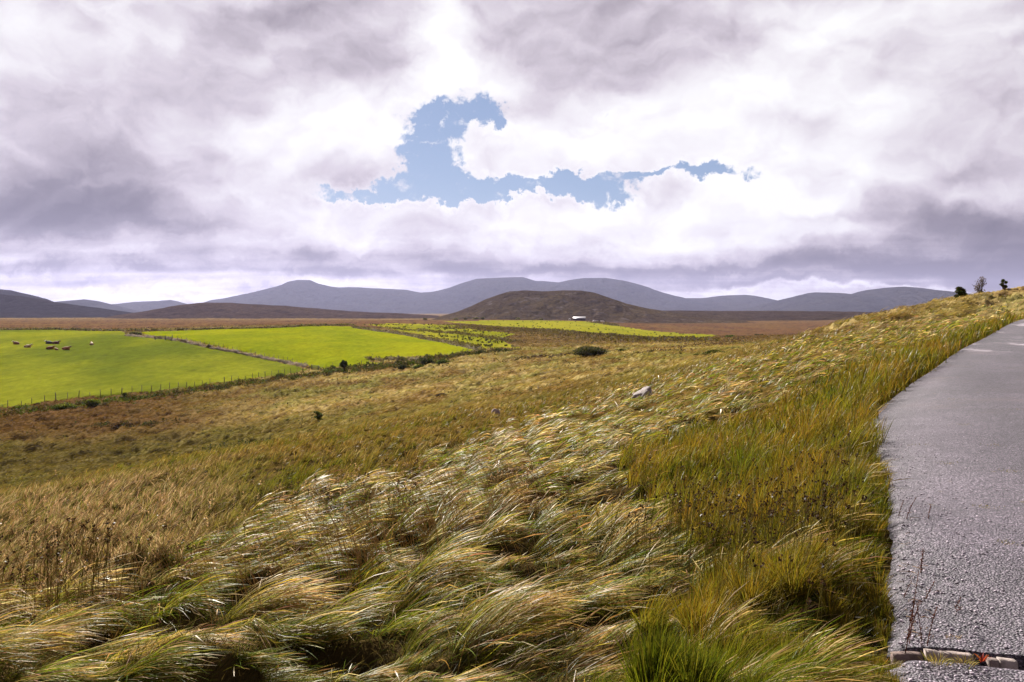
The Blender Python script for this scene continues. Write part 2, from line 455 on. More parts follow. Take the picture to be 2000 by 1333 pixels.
# deep shaded hollows between the wind-laid tussocks: px, row, half width, half depth (m)
HOL = []
for px, row, rx, ry, dp in [(640, 1185, .42, .17, .32), (720, 1215, .26, .14, .30), (400, 1150, .36, .11, .22), (370, 1135, .25, .1, .2), (1010, 975, .42, .14, .26), (1000, 1015, .40, .12, .24),
                            (1210, 1160, .50, .16, .30), (1120, 1175, .3, .1, .22), (1340, 785, .9, .3, .30), (1430, 752, 1.1, .35, .32), (1600, 1230, .30, .16, .30), (480, 1310, .4, .12, .2), (860, 1310, .4, .1, .2),
                            (1080, 880, .6, .2, .22), (1250, 880, .6, .2, .22), (1700, 1260, .16, .2, .2), (1900, 585, 3, .6, .35), (1950, 590, 2.6, .6, .4), (1380, 905, .5, .15, .15), (760, 985, .5, .15, .15)]:
    h = 1.5 + .0 * px
    Y = 1.55 * F / (row - HR) if row > 700 else (62 if row < 600 else 1.75 * F / (row - HR))
    HOL.append(((px - CX) * Y / F, Y, rx * 1.0, ry * 1.5, dp * .9))


_hr = np.random.default_rng(404)
for _i in range(90):
    _y = 1 / _hr.uniform(1 / 34, 1 / 2.6); _p = _hr.uniform(-50, 1680)
    if _p > 1300 and _y < 12: continue
    _s = _hr.uniform(.5, 1.0) * (1 + _y / 22)
    HOL.append(((_p - CX) / F * _y, _y, .30 * _s, .11 * _s * (1 + _y / 30), .15 + .08 * _hr.random()))


def hollow(X, Y):
    s = np.zeros(np.broadcast(X, Y).shape)
    for hx, hy, rx, ry, dp in HOL:
        u = (X - hx) / rx; v = (Y - hy - 0.25 * np.minimum(np.abs(X - hx), 2) ** 1.0 * 0) / ry
        s = np.maximum(s, np.exp(-(u * u + v * v) ** 1.5) * dp / .3)
    return s


def mound(X, Y):
    """tussock relief: rounded tops, pinched troughs"""
    n = fbm(X * .62 + .25 * Y, Y * .95 - .1 * X, 2, 11)
    near = (0.42 - np.abs(n)) * 0.66
    n2 = fbm(X * 1.9, Y * 2.6, 2, 21)
    return near - .1 + (0.35 - np.abs(n2)) * .12


def relief(X, Y):
    X = np.asarray(X, float); Y = np.asarray(Y, float); d = np.hypot(X, Y)
    road = sstep(X - edge_x(Y), -.55, -.05) * (1 - sstep(Y, 50, 56))
    h = mound(X, Y) * (1 - sstep(d, 30, 70)) - .36 * hollow(X, Y)
    turf = np.zeros(d.shape, bool) if d.max() < 120 else inside(FIELD1, X, Y) | inside(FIELD2, X, Y)
    far = (0.45 - np.abs(fbm(X * .16, Y * .11, 3, 31, .6))) * 1.5 + (0.4 - np.abs(fbm(X * .45, Y * .25, 3, 37, .6))) * .95 - .8
    h = h + far * np.where(turf, .22, 1.0) * sstep(d, 35, 75) * (1 - sstep(Y, 420, 900))
    big = fbm(X * .012, Y * .012, 3, 41) * 1.2 * sstep(d, 120, 300)
    return h * (1 - road) + big * 0.9 - .07 * road


def hitp(px, row, fn=None):
    """where the sight line of a photograph pixel first meets the ground"""
    Y = np.geomspace(2.2, 4000, 1400)
    X = (px - CX) / F * Y; z = (HR - row) / F * Y
    g = base_z(X, Y)
    k = np.argmax(g > z)
    if not (g > z).any(): k = len(Y) - 1
    return X[k], Y[k], g[k]


def poly_world(pts):
    return np.array([hitp(*p)[:2] for p in pts])


def inside(P, X, Y):
    X = np.asarray(X, float); Y = np.asarray(Y, float)
    r = np.zeros(X.shape, bool); n = len(P)
    for i in range(n):
        x1, y1 = P[i]; x2, y2 = P[(i + 1) % n]
        c = (y1 > Y) != (y2 > Y)
        r ^= c & (X < (x2 - x1) * (Y - y1) / (y2 - y1 + 1e-12) + x1)
    return r


FIELD1 = poly_world([(-260, 835), (-120, 815), (0, 797), (60, 789), (130, 779), (250, 767), (400, 752), (500, 738), (570, 728), (606, 721), (560, 708), (480, 691), (400, 679), (330, 668), (280, 661), (248, 657), (240, 648), (120, 645.5), (0, 645), (-150, 645), (-300, 646)])
FIELD2 = poly_world([(288, 656), (275, 649), (400, 645), (520, 641), (600, 638), (690, 637.5), (760, 645), (830, 658), (880, 669), (937, 685), (880, 693), (800, 697), (730, 699), (722, 706), (745, 711), (640, 718), (622, 717), (560, 704), (480, 687), (400, 672), (340, 664)])
FIELD3 = poly_world([(705, 634), (780, 632), (900, 638), (960, 648), (1005, 654), (975, 661), (1012, 680), (945, 683), (885, 667), (820, 652), (760, 641)])
FIELD4 = poly_world([(860, 628), (940, 626.5), (1060, 626.5), (1150, 629), (1200, 636), (1260, 645), (1330, 650), (1405, 656), (1340, 663), (1260, 660), (1180, 652), (1120, 646), (1040, 641), (960, 636), (900, 632)])

HIDDEN_NEAR = 36.0


def soil_colour(X, Y):
    """what grows there: tan purple-moor grass, olive rush, russet sedge, brown heath; broad light and shadow bands painted in"""
    px = CX + F * X / np.maximum(Y, .5)
    def C(*c): return np.array(c)
    tan_, olive, green, russet, brown, heath = C(.29, .215, .085), C(.155, .140, .038), C(.23, .21, .065), C(.20, .115, .045), C(.095, .052, .026), C(.075, .042, .032)
    n = fbm(X * .03, Y * .022, 4, 51, .6); n2 = fbm(X * .12, Y * .05, 4, 57, .6); n3 = fbm(X * .6, Y * .22, 3, 61, .6)
    c = np.zeros(X.shape + (3,)) + tan_
    def mixc(c, b, m): return c * (1 - m[..., None]) + b * m[..., None]
    c = mixc(c, olive, sstep(n, .0, .35) * .6)
    c = mixc(c, green, sstep(n2 + .3 * n3, .05, .45) * .75)
    c = c * (1 + .45 * fbm(X * .02 + 5, Y * .05, 3, 53, .6))[..., None].clip(.6, 1.4)  # broad bands of light and shadow painted into the ground tone
    c = mixc(c, russet, sstep(-n2 + .5 * n + .2 * n3, .10, .45) * .6)
    c = mixc(c, brown, sstep(n3 - .3 * n2, .22, .5) * .6)
    # far side of the valley: brown heath; then the wide russet bog
    c = mixc(c, C(.135, .085, .036), sstep(Y, 205, 260) * sstep(px, 900, 960) * .85)
    c = mixc(c, C(.115, .058, .032), sstep(Y, 380, 430) * (1 - .45 * sstep(Y, 900, 1600)) * .9)
    c = mixc(c, C(.065, .038, .03), sstep(n2 + n3 * .4, .18, .3) * sstep(Y, 250, 300) * .8)
    # olive strip low on the left
    c = mixc(c, C(.15, .125, .035), sstep(-Y, -112, -92) * sstep(Y, 50, 60) * .6 * (1 - sstep(px, 500, 900)))
    c = mixc(c, C(.17, .085, .038), sstep(Y, 95, 112) * (1 - sstep(Y, 150, 175)) * (1 - sstep(px, 250, 560)) * .75)
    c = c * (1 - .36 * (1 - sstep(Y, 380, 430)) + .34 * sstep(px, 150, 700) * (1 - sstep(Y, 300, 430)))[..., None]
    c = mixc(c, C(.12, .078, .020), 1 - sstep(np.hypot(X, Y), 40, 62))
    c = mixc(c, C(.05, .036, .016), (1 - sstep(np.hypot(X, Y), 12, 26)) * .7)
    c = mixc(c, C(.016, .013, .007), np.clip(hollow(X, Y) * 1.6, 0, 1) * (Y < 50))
    return c
# ---------------------------------------------------------------- ground sheets
_a = np.concatenate([-np.geomspace(2.2, .70, 40)[:-1], np.linspace(-.70, .70, 761), np.geomspace(.70, 2.2, 40)[1:]])
_q = np.concatenate([np.geomspace(2.5, 11, 70)[:-1], np.geomspace(11, 500, 800)[:-1], np.geomspace(500, 16000, 130)])
AA, QQ = np.meshgrid(_a, _q, indexing='ij')
GX = AA * QQ; GY = QQ - D0
GZ = base_z(GX, GY) + relief(GX, GY)
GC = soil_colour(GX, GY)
V = np.stack([GX, GY, GZ], -1).reshape(-1, 3)
FQ = grid_faces(len(_a), len(_q))
cx = V[FQ, 0].mean(1); cy = V[FQ, 1].mean(1)
jx = cx + pn(cx * .12, cy * .12, 3) * 2; jy = cy + pn(cx * .12 + 9, cy * .12, 4) * 2
f1 = inside(FIELD1, jx, jy); f2 = inside(FIELD2, jx, jy)
f3 = inside(FIELD3, jx, jy); f4 = inside(FIELD4, jx, jy)


def land_material(name, col_expr, bumps, rough=.95):
    m, t = material(name)
    p = t.pos()
    c = col_expr(t, p)
    t.out(t.bsdf(c, rough, t.bump(bumps(t, p), 0.7, 0.25), spec=0.0))
    return m


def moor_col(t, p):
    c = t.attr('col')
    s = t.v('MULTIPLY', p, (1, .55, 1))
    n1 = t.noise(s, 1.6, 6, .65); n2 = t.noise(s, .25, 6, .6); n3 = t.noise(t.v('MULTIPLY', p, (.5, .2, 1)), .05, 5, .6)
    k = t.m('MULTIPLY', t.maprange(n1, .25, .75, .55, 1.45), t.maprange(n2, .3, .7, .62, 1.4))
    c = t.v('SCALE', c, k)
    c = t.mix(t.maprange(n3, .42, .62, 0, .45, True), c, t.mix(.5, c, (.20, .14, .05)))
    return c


moor_m = land_material("moor_soil", moor_col, lambda t, p: t.noise(p, 1.3, 8, .7))


def pasture_col(a, b, spots):
    def f(t, p):
        n = t.noise(t.v('MULTIPLY', p, (.6, .35, 1)), .045, 5, .6); n2 = t.noise(t.v('MULTIPLY', p, (1, .4, 1)), .8, 6, .65)
        n3 = t.noise(t.v('MULTIPLY', p, (1, .45, 1)), .28, 4, .6)
        c = t.mix(t.maprange(n, .36, .62, 0, 1, True), a, b)
        c = t.v('SCALE', c, t.m('MULTIPLY', t.maprange(n2, .25, .75, .74, 1.25), t.maprange(n3, .3, .7, .84, 1.12)))
        return t.mix(t.maprange(n3, .62, .74, 0, spots, True), c, (.05, .06, .012))
    return f


pas1 = land_material("pasture_turf", pasture_col((.105, .128, .014), (.195, .205, .016), .5), lambda t, p: t.noise(p, .8, 7, .7))
pas2 = land_material("bright_turf", pasture_col((.165, .195, .008), (.235, .24, .008), .25), lambda t, p: t.noise(p, .8, 7, .7))
pas3 = land_material("rushy_turf", pasture_col((.20, .205, .016), (.27, .25, .022), .4), lambda t, p: t.noise(p, .8, 7, .7))


def sub(name, mask, mat, z=0.0, label=None):
    fs = FQ[mask]; ids, inv = np.unique(fs, return_inverse=True)
    o = mesh(name, V[ids], inv.reshape(-1, 4), mat, col=GC.reshape(-1, 3)[ids])
    return tag(o, kind='structure')


anyf = f1 | f2 | f3 | f4
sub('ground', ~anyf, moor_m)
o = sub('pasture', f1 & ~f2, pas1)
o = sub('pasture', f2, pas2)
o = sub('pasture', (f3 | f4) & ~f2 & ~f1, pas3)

# fast lookup of the finished surface
def gz(X, Y):
    return base_z(X, Y) + relief(X, Y)


class Look:
    def __init__(s, x0, x1, y0, y1, st, fn):
        s.x0, s.y0, s.st = x0, y0, st
        s.nx = int((x1 - x0) / st) + 1; s.ny = int((y1 - y0) / st) + 1
        X, Y = np.meshgrid(x0 + np.arange(s.nx) * st, y0 + np.arange(s.ny) * st, indexing='ij')
        s.g = fn(X, Y)

    def __call__(s, X, Y):
        u = np.clip((X - s.x0) / s.st, 0, s.nx - 1.001); v = np.clip((Y - s.y0) / s.st, 0, s.ny - 1.001)
        i = u.astype(int); j = v.astype(int); a = u - i; b = v - j; g = s.g
        return (g[i, j] * (1 - a) + g[i + 1, j] * a) * (1 - b) + (g[i, j + 1] * (1 - a) + g[i + 1, j + 1] * a) * b


zn = Look(-16, 16, 0, 20, .05, gz)
zm = Look(-50, 60, 0, 84, .25, gz)


def zfast(X, Y):
    near = (np.abs(X) < 15.8) & (Y < 19.8)
    return np.where(near, zn(X, Y), zm(X, Y))


# ---- the lane: coarse chippings on tar, cut across by a broken concrete gutter
def lane_z(X, Y):
    return base_z(X, Y) + .0


GUT_A = np.array([(1.62, 3.90), (1.98, 3.845), (2.36, 3.74), (3.2, 3.56), (6.5, 2.9)])   # far lip of the gutter
GUT_W = .125


def gut_y(X):
    return np.interp(X, GUT_A[:, 0], GUT_A[:, 1])


rm, t = material("lane_chippings")
p = t.pos()
cell = t.voro(p, 78.0, 'Color'); cd = t.voro(p, 78.0, 'Distance')
cell2 = t.voro(p, 38.0, 'Color')
cv = t.sep(cell)[0]; cv2 = t.sep(cell2)[0]
c = t.ramp(cv, [(0, (.045, .036, .048)), (.35, (.125, .105, .130)), (.7, (.215, .185, .215)), (1, (.46, .41, .45))])
c = t.v('SCALE', c, t.maprange(cd, .0, .65, 1.2, .30))
c = t.v('SCALE', c, t.maprange(cv2, 0, 1, .8, 1.15))
big = t.noise(p, .35, 5, .6); mid = t.noise(p, 2.2, 6, .65)
c = t.v('SCALE', c, t.m('MULTIPLY', t.maprange(big, .35, .65, .72, 1.16), t.maprange(mid, .3, .7, .78, 1.16)))
speck = t.voro(p, 3.1, 'Distance')
c = t.mix(t.m('MULTIPLY', t.maprange(speck, .12, .03, 0, .55, True), t.maprange(t.noise(p, 1.1, 3), .5, .6, 0, 1)), c, (.22, .17, .03))
c = t.mix(t.maprange(t.noise(t.v('ADD', p, (5, 3, 0)), .5, 6, .65), .55, .72, 0, .35, True), c, (.16, .115, .09))
px_, py_, pz_ = t.sep(p)
# worn wheel bands running with the lane, and a washed out streak of pale grit at the bend
band = t.m('SINE', t.m('MULTIPLY', t.m('SUBTRACT', px_, t.m('MULTIPLY', py_, .50)), 3.3))
c = t.v('SCALE', c, t.m('ADD', 1.0, t.m('MULTIPLY', t.m('MULTIPLY', band, .16), t.maprange(big, .4, .6, .2, 1))))
grit = t.m('MULTIPLY', t.maprange(t.noise(t.v('MULTIPLY', p, (.35, .16, 1)), 1.6, 6, .7), .53, .62, 0, 1, True), t.maprange(py_, 22, 30, 0, .75, True))
c = t.v('MULTIPLY', t.mix(grit, c, (.62, .58, .58)), (.98, .90, 1.0))
hgt = t.m('ADD', t.m('MULTIPLY', cd, -1.0), t.m('MULTIPLY', cv, .8))
t.out(t.bsdf(c, .62, t.bump(hgt, 1.0, .010), spec=.45))

_t = np.concatenate([np.linspace(0, 1, 60) ** 1.3 * 3.2, np.linspace(3.3, 9, 25)])


def lane_sheet(ys, lip=None):
    T_, Y_ = np.meshgrid(_t, ys, indexing='ij')
    e = edge_x(Y_) + (pn(Y_ * 1.7, Y_ * 0, 5) * .10 + pn(Y_ * 6, Y_ * 0, 6) * .035)
    X_ = e + T_
    return X_, Y_


# far sheet: from the gutter's far lip to the bend; its near edge is ragged
s = np.linspace(0, 1, 420) ** 2.4
E0 = np.array([gut_y(x) for x in (1.72 + _t)])
X0 = 1.72 + _t
Ysheet = np.zeros((len(_t), len(s))); Xsheet = np.zeros_like(Ysheet)
for i, tt in enumerate(_t):
    lip = E0[i] + .004 + (.022 * abs(pn(np.array([X0[i] * 9.0]), np.array([.3]), 8)[0]) + .008 * pn(np.array([X0[i] * 40.0]), np.array([.3]), 9)[0])
    ys = lip + (53.5 - lip) * s
    e = edge_x(ys) + pn(ys * 1.7, ys * 0, 5) * .10 + pn(ys * 6, ys * 0, 6) * .03
    Ysheet[i] = ys; Xsheet[i] = e + tt
Z = lane_z(Xsheet, Ysheet) + pn(Xsheet * 5, Ysheet * 5, 14) * .006
Z -= .05 * sstep(-(Xsheet - edge_x(Ysheet)), -.10, .02)
Z[:, 0] -= .085
mesh('road', np.stack([Xsheet, Ysheet, Z], -1).reshape(-1, 3), grid_faces(*Z.shape), rm)['kind'] = 'structure'
# near sheet
ysn = np.linspace(0, 1, 60)
Xn = np.zeros((len(_t), 60)); Yn = np.zeros_like(Xn)
for i, tt in enumerate(_t):
    lip = gut_y(1.6 + tt) - GUT_W + .006 * pn(np.array([tt * 30.0]), np.array([.7]), 9)[0]
    ys = lip - (lip + 5.5) * ysn ** 1.6
    Yn[i] = ys; Xn[i] = edge_x(ys) + tt - .05
Z = lane_z(Xn, Yn) + pn(Xn * 5, Yn * 5, 14) * .004 - .012
Z -= .05 * sstep(-(Xn - edge_x(Yn)), -.10, .02)
Z[:, 0] -= .08
mesh('road', np.stack([Xn, Yn, Z], -1).reshape(-1, 3), grid_faces(*Z.shape)[:, ::-1], rm)['kind'] = 'structure'
# gutter bed
gm, t = material("gutter_silt")
t.out(t.bsdf(t.v('SCALE', (.022, .018, .014), t.maprange(t.noise(t.pos(), 40, 5), .3, .7, .5, 1.6)), .9, t.bump(t.noise(t.pos(), 60, 5), .8, .01)))
xs = np.linspace(1.35, 7, 120)
gb = []
for x in xs:
    y = float(gut_y(x)); z0 = float(lane_z(x, y))
    gb += [(x, y + .06, z0 - .07), (x, y - .02, z0 - .088), (x, y - GUT_W - .05, z0 - .09)]
mesh('gutter_bed', np.array(gb), grid_faces(120, 3), gm)['kind'] = 'structure'


# ---------------------------------------------------------------- hills and mountains
def hill_mat(name, a, b, c3, sc, rock=0.0):
    m, t = material(name)
    p = t.pos()
    n = t.noise(p, sc, 8, .6); n2 = t.noise(t.v('MULTIPLY', p, (1, .6, 2.5)), sc * 6, 6, .65)
    n4 = t.noise(t.v('MULTIPLY', p, (1, .5, 3)), sc * 22, 4, .7)
    c = t.mix(t.maprange(n, .38, .62, 0, 1, True), a, b)
    c = t.mix(t.maprange(n2, .45, .65, 0, .8, True), c, c3)
    c = t.v('SCALE', c, t.m('MULTIPLY', t.maprange(n2, .32, .68, .50, 1.55), t.maprange(n4, .32, .68, .62, 1.4)))
    if rock:
        r = t.noise(p, sc * 3.2, 9, .7)
        c = t.mix(t.maprange(r, .56, .66, 0, rock, True), c, (.17, .145, .15))
    t.out(t.bsdf(c, .95, t.bump(n2, .9, 1.0 / sc * .12), spec=0.0))
    return m


blue_m = hill_mat("far_mountain_heath", (.034, .032, .034), (.044, .040, .036), (.024, .024, .028), .002)
dark_m = hill_mat("cloud_shaded_hill_heath", (.022, .018, .022), (.028, .022, .024), (.016, .013, .016), .004)  # cloud shadow on the left hills is put into this dark colour
brown_m = hill_mat("brown_hill_heath", (.052, .032, .024), (.070, .044, .028), (.034, .022, .020), .006)
knoll_m = hill_mat("knoll_heath", (.062, .042, .026), (.086, .060, .030), (.030, .022, .021), .010, .5)
moor2_m = hill_mat("far_moor_heath", (.050, .033, .026), (.064, .044, .028), (.036, .025, .022), .005)


def ridge(name, Y0, prof, mat, front, back, gully=.16, foot=-22.0, nx=420, ny=90, seed=0, power=1.0, bow=0.0):
    P = np.array(prof, float)
    px = np.linspace(P[0, 0], P[-1, 0], nx)
    # smooth interpolation of the skyline
    row = np.interp(px, P[:, 0], P[:, 1])
    k = max(2, int(nx * .0045)); ker = np.hanning(k + 2)[1:-1]; ker /= ker.sum()
    row = np.convolve(np.pad(row, k, mode='edge'), ker, 'same')[k:-k]
    X = (px - CX) / F * Y0
    zc = (HR - row) / F * Y0
    zc = zc + fbm(X * (4.0 / Y0) * 9, X * 0 + seed, 4, seed + 3) * Y0 * .00045
    t = np.concatenate([-np.linspace(1, 0, ny) ** 1.3, np.linspace(0, 1, ny // 3)[1:] ** 1.3])
    TT, XX = np.meshgrid(t, X, indexing='ij')
    ZC = np.broadcast_to(zc, TT.shape)
    depth = np.where(TT < 0, front, back)
    YY = Y0 + TT * depth
    XX = XX * (YY / Y0 * .0 + 1)
    a = np.abs(TT)
    fall = 1 - (1 - (1 - a) ** 1.0) ** (1.35 + .0 * power)
    fall = np.cos(np.clip(a, 0, 1) * math.pi) * .5 + .5
    fall = fall ** power
    g = np.abs(fbm(XX * 5.0 / front, YY * 2.0 / front, 4, seed + 20, .55))
    g2 = fbm(XX * 16.0 / front, YY * 9.0 / front, 4, seed + 29, .6)
    hgt = ZC - foot
    Z = foot + hgt * np.clip(fall - gully * (.9 - g) * 4 * a * (1 - a) * fall ** .5, 0, 1.0)
    Z += hgt * .03 * g2 * np.clip(a * 6, 0, 1) * (1 - a)
    Z = np.where(a > .985, foot, Z)
    o = mesh(name, np.stack([XX, YY, Z], -1).reshape(-1, 3), grid_faces(*TT.shape), mat)
    o['kind'] = 'structure'
    return o


ridge('mountain', 9000, [(330, 640), (400, 612), (425, 588), (445, 582), (500, 571), (530, 562), (555, 556), (568, 550), (580, 547), (605, 547.5), (620, 554), (645, 560), (660, 562), (700, 561.5), (760, 565), (795, 566.5), (820, 572), (840, 571), (875, 563), (905, 552), (930, 545), (965, 543),
                         (1000, 542), (1020, 541.5), (1045, 549), (1065, 550), (1090, 552), (1110, 547), (1140, 543.5), (1180, 543), (1215, 548), (1250, 557), (1290, 571), (1335, 583), (1370, 582.5), (1410, 578), (1455, 576), (1480, 580), (1505, 587), (1600, 592), (1760, 612), (1800, 640)], blue_m, 2400, 1800, .22, nx=620, ny=110, seed=3)
ridge('mountain', 7000, [(1440, 640), (1480, 600), (1515, 587.5), (1550, 580), (1575, 573), (1592, 571), (1640, 573), (1662, 575), (1685, 568), (1720, 563), (1765, 560), (1800, 563), (1850, 571), (1900, 576), (2000, 585), (2200, 592), (2400, 640)], blue_m, 2000, 1500, .22, nx=360, seed=8)
ridge('mountain', 8000, [(120, 640), (190, 603), (225, 596), (262, 590), (300, 588.5), (322, 588), (332, 586), (346, 590), (362, 596), (400, 604), (480, 612), (560, 640)], blue_m, 1700, 1300, .2, nx=260, seed=12)
ridge('mountain', 5600, [(40, 640), (90, 602), (118, 592), (140, 587.5), (165, 585), (185, 588), (205, 597), (240, 608), (290, 615), (340, 640)], blue_m, 1400, 1000, .2, nx=220, seed=15)
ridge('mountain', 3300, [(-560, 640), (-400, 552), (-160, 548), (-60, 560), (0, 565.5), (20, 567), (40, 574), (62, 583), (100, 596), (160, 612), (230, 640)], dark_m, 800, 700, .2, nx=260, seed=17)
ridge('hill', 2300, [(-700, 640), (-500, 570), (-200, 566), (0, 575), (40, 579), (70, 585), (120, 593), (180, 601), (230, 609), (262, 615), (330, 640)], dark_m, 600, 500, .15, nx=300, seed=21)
ridge('hill', 2000, [(215, 640), (262, 619.5), (300, 609), (340, 600), (370, 594), (400, 591), (450, 592), (500, 595), (560, 598), (620, 603), (680, 608), (740, 611), (800, 613), (850, 617), (930, 640)], brown_m, 500, 500, .16, nx=320, seed=24)
ridge('hill', 1900, [(1040, 640), (1120, 614), (1200, 609), (1290, 607), (1400, 607.5), (1500, 607.5), (1600, 608), (1700, 610), (1800, 609), (2000, 612), (2300, 640)], moor2_m, 700, 400, .08, nx=320, seed=31, power=1.3)
ridge('hill', 1500, [(800, 640), (860, 618), (890, 610), (920, 598), (950, 584), (975, 575), (995, 569.5), (1025, 567.5), (1060, 569.5), (1100, 567.5), (1135, 568), (1160, 572), (1190, 582), (1225, 594), (1270, 604), (1320, 611), (1400, 618), (1500, 640)], knoll_m, 380, 360, .30, nx=360, ny=120, seed=36)
# ---------------------------------------------------------------- materials for things
def simple(name, sc=20, rough=.85, var=.35, spec=.2, bmp=.4, bd=.01):
    m, t = material(name)
    p = t.pos(); c = t.v('SCALE', t.attr('col'), t.maprange(t.noise(p, sc, 6, .65), .3, .7, 1 - var, 1 + var))
    t.out(t.bsdf(c, rough, t.bump(t.noise(p, sc * 1.7, 6, .6), bmp, bd), spec=spec)); return m


wood_m = simple("weathered_wood", 9); earth_m = simple("earth_and_turf", 2.2, .95, .5, .05, .8, .15)
stone_m = simple("pale_lichened_stone", 14, .8, .28, .25, .8, .03); conc_m = simple("weathered_concrete", 30, .8, .3, .3, .7, .006)
bark_m = simple("bark", 30, .9, .3, .1, .6, .01); wire_m = simple("galvanised_wire", 5, .9, .1, .0)
wall_m = simple("rendered_wall", 1.0, .9, .15); roof_m = simple("metal_roofing", .8, .35, .1, .6, .1)
leaf_m = blade_mat0 = None
m, t = material("shrub_leaf")
c = t.attr('col'); b = t.bsdf(c, .7, spec=.04)
tr = t.n.new('ShaderNodeBsdfTranslucent'); t.put(tr.inputs[0], t.v('MULTIPLY', c, (1.2, 1.2, .6)))
mx = t.n.new('ShaderNodeMixShader'); mx.inputs[0].default_value = .3; t.l.new(b, mx.inputs[1]); t.l.new(tr.outputs[0], mx.inputs[2]); t.out(mx.outputs[0])
leaf_m = m


def G0(X, Y): return float(base_z(X, Y) + relief(X, Y))


def leaves(name, C, R, n, size, cols, parent=None, loc=None, seed=0, up=.35, aspect=1.5):
    """n leaf-sized faces spread through lumpy masses: C centres, R radii"""
    rg = np.random.default_rng(seed + 900)
    C = np.atleast_2d(C); R = np.atleast_2d(R)
    k = rg.choice(len(C), n, p=(R.prod(1) ** .7) / (R.prod(1) ** .7).sum())
    d = rg.normal(0, 1, (n, 3)); d /= np.linalg.norm(d, axis=1)[:, None]
    r = rg.uniform(.25, 1.08, n) ** .55
    P = C[k] + d * R[k] * r[:, None]
    P[:, 2] = np.maximum(P[:, 2], .02)
    a = d * .6 + rg.normal(0, .7, (n, 3)); a[:, 2] += up; a /= np.linalg.norm(a, axis=1)[:, None]
    b = np.cross(a, rg.normal(0, 1, (n, 3))); b /= np.linalg.norm(b, axis=1)[:, None] + 1e-9
    s = size * rg.uniform(.6, 1.4, n)[:, None]
    V = np.stack([P - a * s * aspect * .5, P + b * s * .4, P + a * s * aspect * .5, P - b * s * .4], 1).reshape(-1, 3)
    cols = np.array(cols); cc = cols[rg.integers(0, len(cols), n)] * rg.uniform(.7, 1.3, n)[:, None]
    cc = np.repeat(cc, 4, 0)
    Q = np.arange(n * 4).reshape(n, 4)
    return mesh(name, V, Q, leaf_m, parent, col=cc, smooth=False, loc=loc)


GREEN_C = [(.055, .085, .018), (.085, .12, .022), (.035, .055, .016)]
YEL_C = [(.16, .19, .03), (.11, .14, .025), (.05, .07, .016), (.20, .21, .04)]
DARK_C = [(.030, .042, .016), (.045, .055, .020), (.022, .028, .014), (.07, .06, .03)]
GREY_C = [(.13, .105, .08), (.10, .085, .06), (.17, .14, .10)]
HEATH_C = [(.055, .036, .030), (.075, .045, .035), (.04, .04, .02)]


def bush(name, px, row, wpx, hpx, cols, label, cat='bush', group=None, dens=1.0, lumps=6, size=None, Y=None, seed=None, trunk=.15, sparse=False, open_=False):
    if Y is None: X, Y, _ = hitp(px, row)
    else: X = (px - CX) / F * Y
    W = wpx * Y / F; Hh = hpx * Y / F; z = G0(X, Y) - .05
    seed = int(px * 7 + row) if seed is None else seed
    rg = np.random.default_rng(seed)
    root = empty(name, (X, Y, z), label, cat, group, rz=rg.uniform(-.3, .3))
    C = []; R = []
    for i in range(lumps):
        a = rg.uniform(0, 2 * math.pi); q = rg.uniform(.1, 1) ** .6
        cx_, cy_ = math.cos(a) * q * W * .30, math.sin(a) * q * W * .22
        hz = Hh * rg.uniform(.38, .66) * (1 - .35 * q) + Hh * trunk
        if open_: hz = Hh * (.12 + .74 * (i + .5) / lumps); k_ = 1 - abs(2 * (i + .5) / lumps - .9) * .55; cx_ = W * .30 * k_ * math.cos(a * 2.4); cy_ = W * .25 * k_ * math.sin(a * 2.4)
        C.append((cx_, cy_, hz)); R.append((W * rg.uniform(.16, .28), W * rg.uniform(.14, .24), Hh * (rg.uniform(.10, .17) if open_ else rg.uniform(.24, .38))))
    size = size or max(.05, .0011 * Y)
    n = int(dens * 900 * lumps / 6)
    if sparse: n = int(n * .35)
    leaves('foliage', C, R, n, size, cols, root, seed=seed)
    g = Geo()
    for i, c in enumerate(C):
        p0 = np.array([rg.normal(0, .03 * W), rg.normal(0, .03 * W), -.05]); p2 = np.array(c) * (1, 1, 1.0); mid = p0 * .5 + p2 * .5 + rg.normal(0, .05 * W, 3) * (1, 1, .3)
        pts = np.array([p0, mid * .6 + p0 * .4, mid, p2]); g.tube(pts, np.array([.05, .035, .025, .012]) * Hh * (1.2 if not sparse else .7), 5, (.07, .05, .035))
        for k in range(5 if sparse else 2):
            t_ = rg.uniform(.4, 1); q0 = mid * (1 - t_) + p2 * t_; q1 = q0 + rg.normal(0, .13, 3) * (W, W * .6, Hh * .8) + np.array([0, 0, .05 * Hh])
            g.tube(np.array([q0, (q0 + q1) / 2 + rg.normal(0, .02 * W, 3), q1]), np.array([.016, .011, .006]) * Hh, 4, (.08, .055, .04))
    g.build('stem', bark_m, root)
    return root


